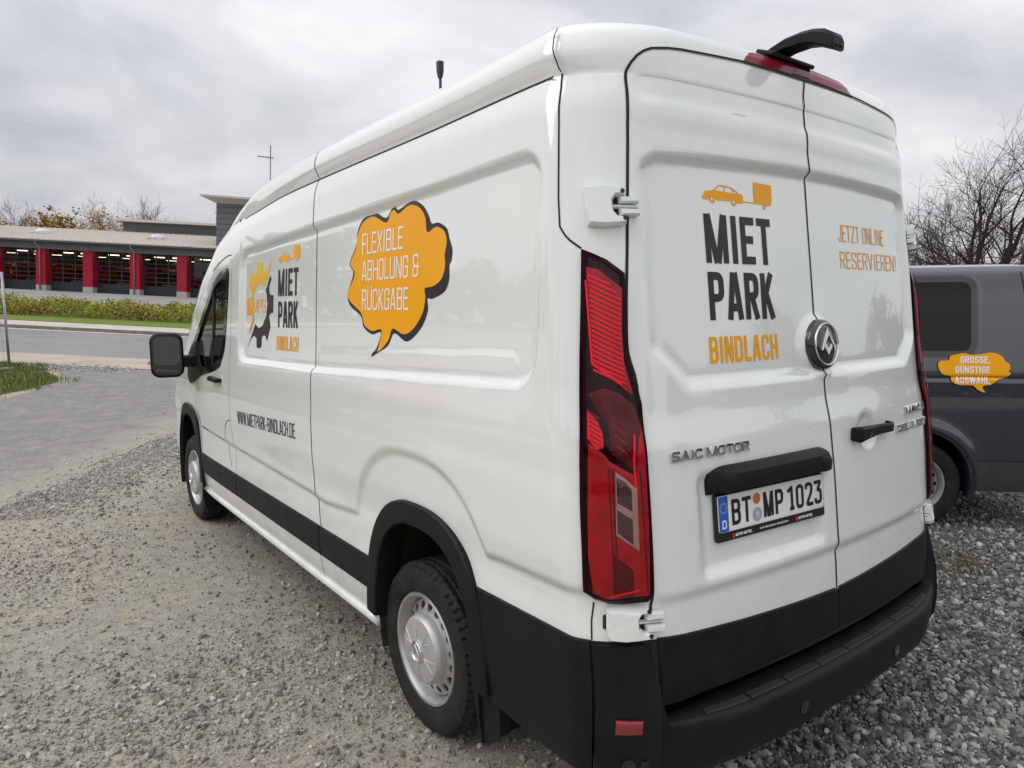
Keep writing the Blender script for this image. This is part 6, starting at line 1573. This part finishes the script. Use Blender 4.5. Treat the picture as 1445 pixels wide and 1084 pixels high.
for sg in (-1, 1):
    fy = gfr(sg)
    for (a0, a1, z0, z1) in GWIN:
        seam(rrect(a0 - .012, a1 + .012, z0 - .012, z1 + .012, .08) + [rrect(a0 - .012, a1 + .012, z0 - .012, z1 + .012, .08)[0]], fy, GV, .045, .0025, 'window_surround', M_GLOSSB)
        rr2 = rrect(a0 - .055, a1 + .055, z0 - .055, z1 + .05, .11); seam(rr2 + rr2[:1], fy, GV, .012, .0012, 'window_frame', mat('grey_paint_edge', (.06, .064, .075), .25, coat=1.))
    seam([(y, 1.165) for y in np.linspace(.12, 3.6, 50)], fy, GV, .010, .011)  # belt crease: its shade drawn as a dark strip, no shut line here
    seam([(.37, 1.97 - .03), (.355, 1.80), (.33, 1.55), (.31, 1.30), (.30, 1.12), (.30, .55)], fy, GV, .008, .002)
    seam([(1.60, 1.90), (1.60, .42)], fy, GV, .007, .002); seam([(2.85, 1.90), (2.85, .42)], fy, GV, .007, .002)
    seam([(.12, .54), (.40, .54), (.65, .535)], fy, GV, .008, .002)
    slab('tail_lamp', [(.285, .70), (.29, 1.10), (.25, 1.15), (.09, 1.15), (.08, .70)], lambda y, z, h=0., fy=fy: fy(y, z, h), .012, M_LAMPR, GV, edge=.006)
    slab('reflector', [(.12, .44), (.28, .44), (.31, .475), (.12, .475)], fy, .008, M_REFL, GV, edge=.003)
    for yc in GY:
        ph = np.linspace(-.25, math.pi + .25, 60)
        A = np.stack([np.stack([np.full(60, sg * .78), yc + .40 * np.cos(ph), .34 + .415 * np.sin(ph)], -1), np.stack([sg * (gside(yc + .40 * np.cos(ph), .34 + .415 * np.sin(ph)) - .004), yc + .40 * np.cos(ph), .34 + .415 * np.sin(ph)], -1), np.stack([sg * (gside(yc + .43 * np.cos(ph), .34 + .445 * np.sin(ph)) + .006), yc + .43 * np.cos(ph), .34 + .445 * np.sin(ph)], -1)], 0)
        b = MB(); b.grid(A); b.build('wheel_arch', M_GPAINT, GV, smooth=True)
        A = np.stack([np.stack([np.full(60, sg * x_), yc + .41 * np.cos(ph), .34 + .425 * np.sin(ph)], -1) for x_ in (.90, .5)], 0)
        b = MB(); b.grid(A); b.add(A[1], [tuple(range(60))]); b.build('wheel_well', M_DARKIN, GV)
        make_wheel(GV, (sg * .815, yc, .335), sg, R0=.335, cap=False, holes=15)
    slab('slide_rail', [(1.70, 1.192), (1.70, 1.212), (.80, 1.212), (.80, 1.192)] if sg > 0 else [(3.05, 1.10), (3.25, 1.10), (3.25, 1.135), (3.05, 1.135)], fy, .014, M_GCLAD, GV, edge=.004)
    b = MB(); b.box((sg * 1.08, 3.75, 1.30), (.20, .12, .24)); b.build('mirror', M_GCLAD, GV, bevel=.04)
b = MB(); b.box((0, 2.4, .33), (1.1, 4.3, .06)); b.box((0, 2.4, .33), (1.72, 2.0, .05)); b.box((0, .28, .36), (1.6, .3, .06)); b.build('underbody', M_DARKIN, GV)
b = MB(); b.box((0, 2.2, .75), (1.6, 3.6, .05)); 
for yy in (1.0, 2.1): b.box((0, yy, 1.15), (1.4, .14, .75))
b.build('interior', M_CABIN, GV)
# sticker: orange cloud with white lettering
gf = lambda u, z, h=0.: gfr(-1)(.935 - np.asarray(u, float), z, h)
cl = [(.00, 1.245), (.01, 1.285), (.07, 1.292), (.085, 1.325), (.17, 1.345), (.225, 1.333), (.265, 1.336), (.36, 1.350), (.425, 1.325), (.45, 1.285), (.475, 1.268), (.482, 1.235), (.47, 1.215), (.485, 1.195), (.45, 1.165), (.40, 1.150), (.36, 1.115), (.31, 1.105), (.305, 1.085), (.32, 1.055), (.27, 1.075), (.235, 1.107), (.15, 1.108), (.095, 1.135), (.085, 1.175), (.03, 1.19)]
put_poly('sticker', smooth_closed(cl, 4), gf, M_ORANGE, GV, off=.013, maxe=.05)
kw = dict(t=.17, r=.14, off=.0145)
put_text('lettering', 'GROSSE,', gf, .150, 1.272, .200, .050, M_WHITEV, GV, **kw)
put_text('lettering', 'GÜNSTIGE', gf, .116, 1.198, .232, .050, M_WHITEV, GV, **kw)
put_text('lettering', 'AUSWAHL', gf, .116, 1.120, .232, .050, M_WHITEV, GV, **kw)
# stand the rear left wheel on its spot
_h = R(GH); _M = Matrix.Rotation(_h, 4, 'Z'); _w = _M @ Vector((-.90, GY[0], 0))
GV.matrix_world = Matrix.Translation(Vector((3.391, 1.231, 0)) - Vector((_w.x, _w.y, 0))) @ _M

for o_ in list(OFFS.values()):
    if '_off' in o_: del o_['_off']
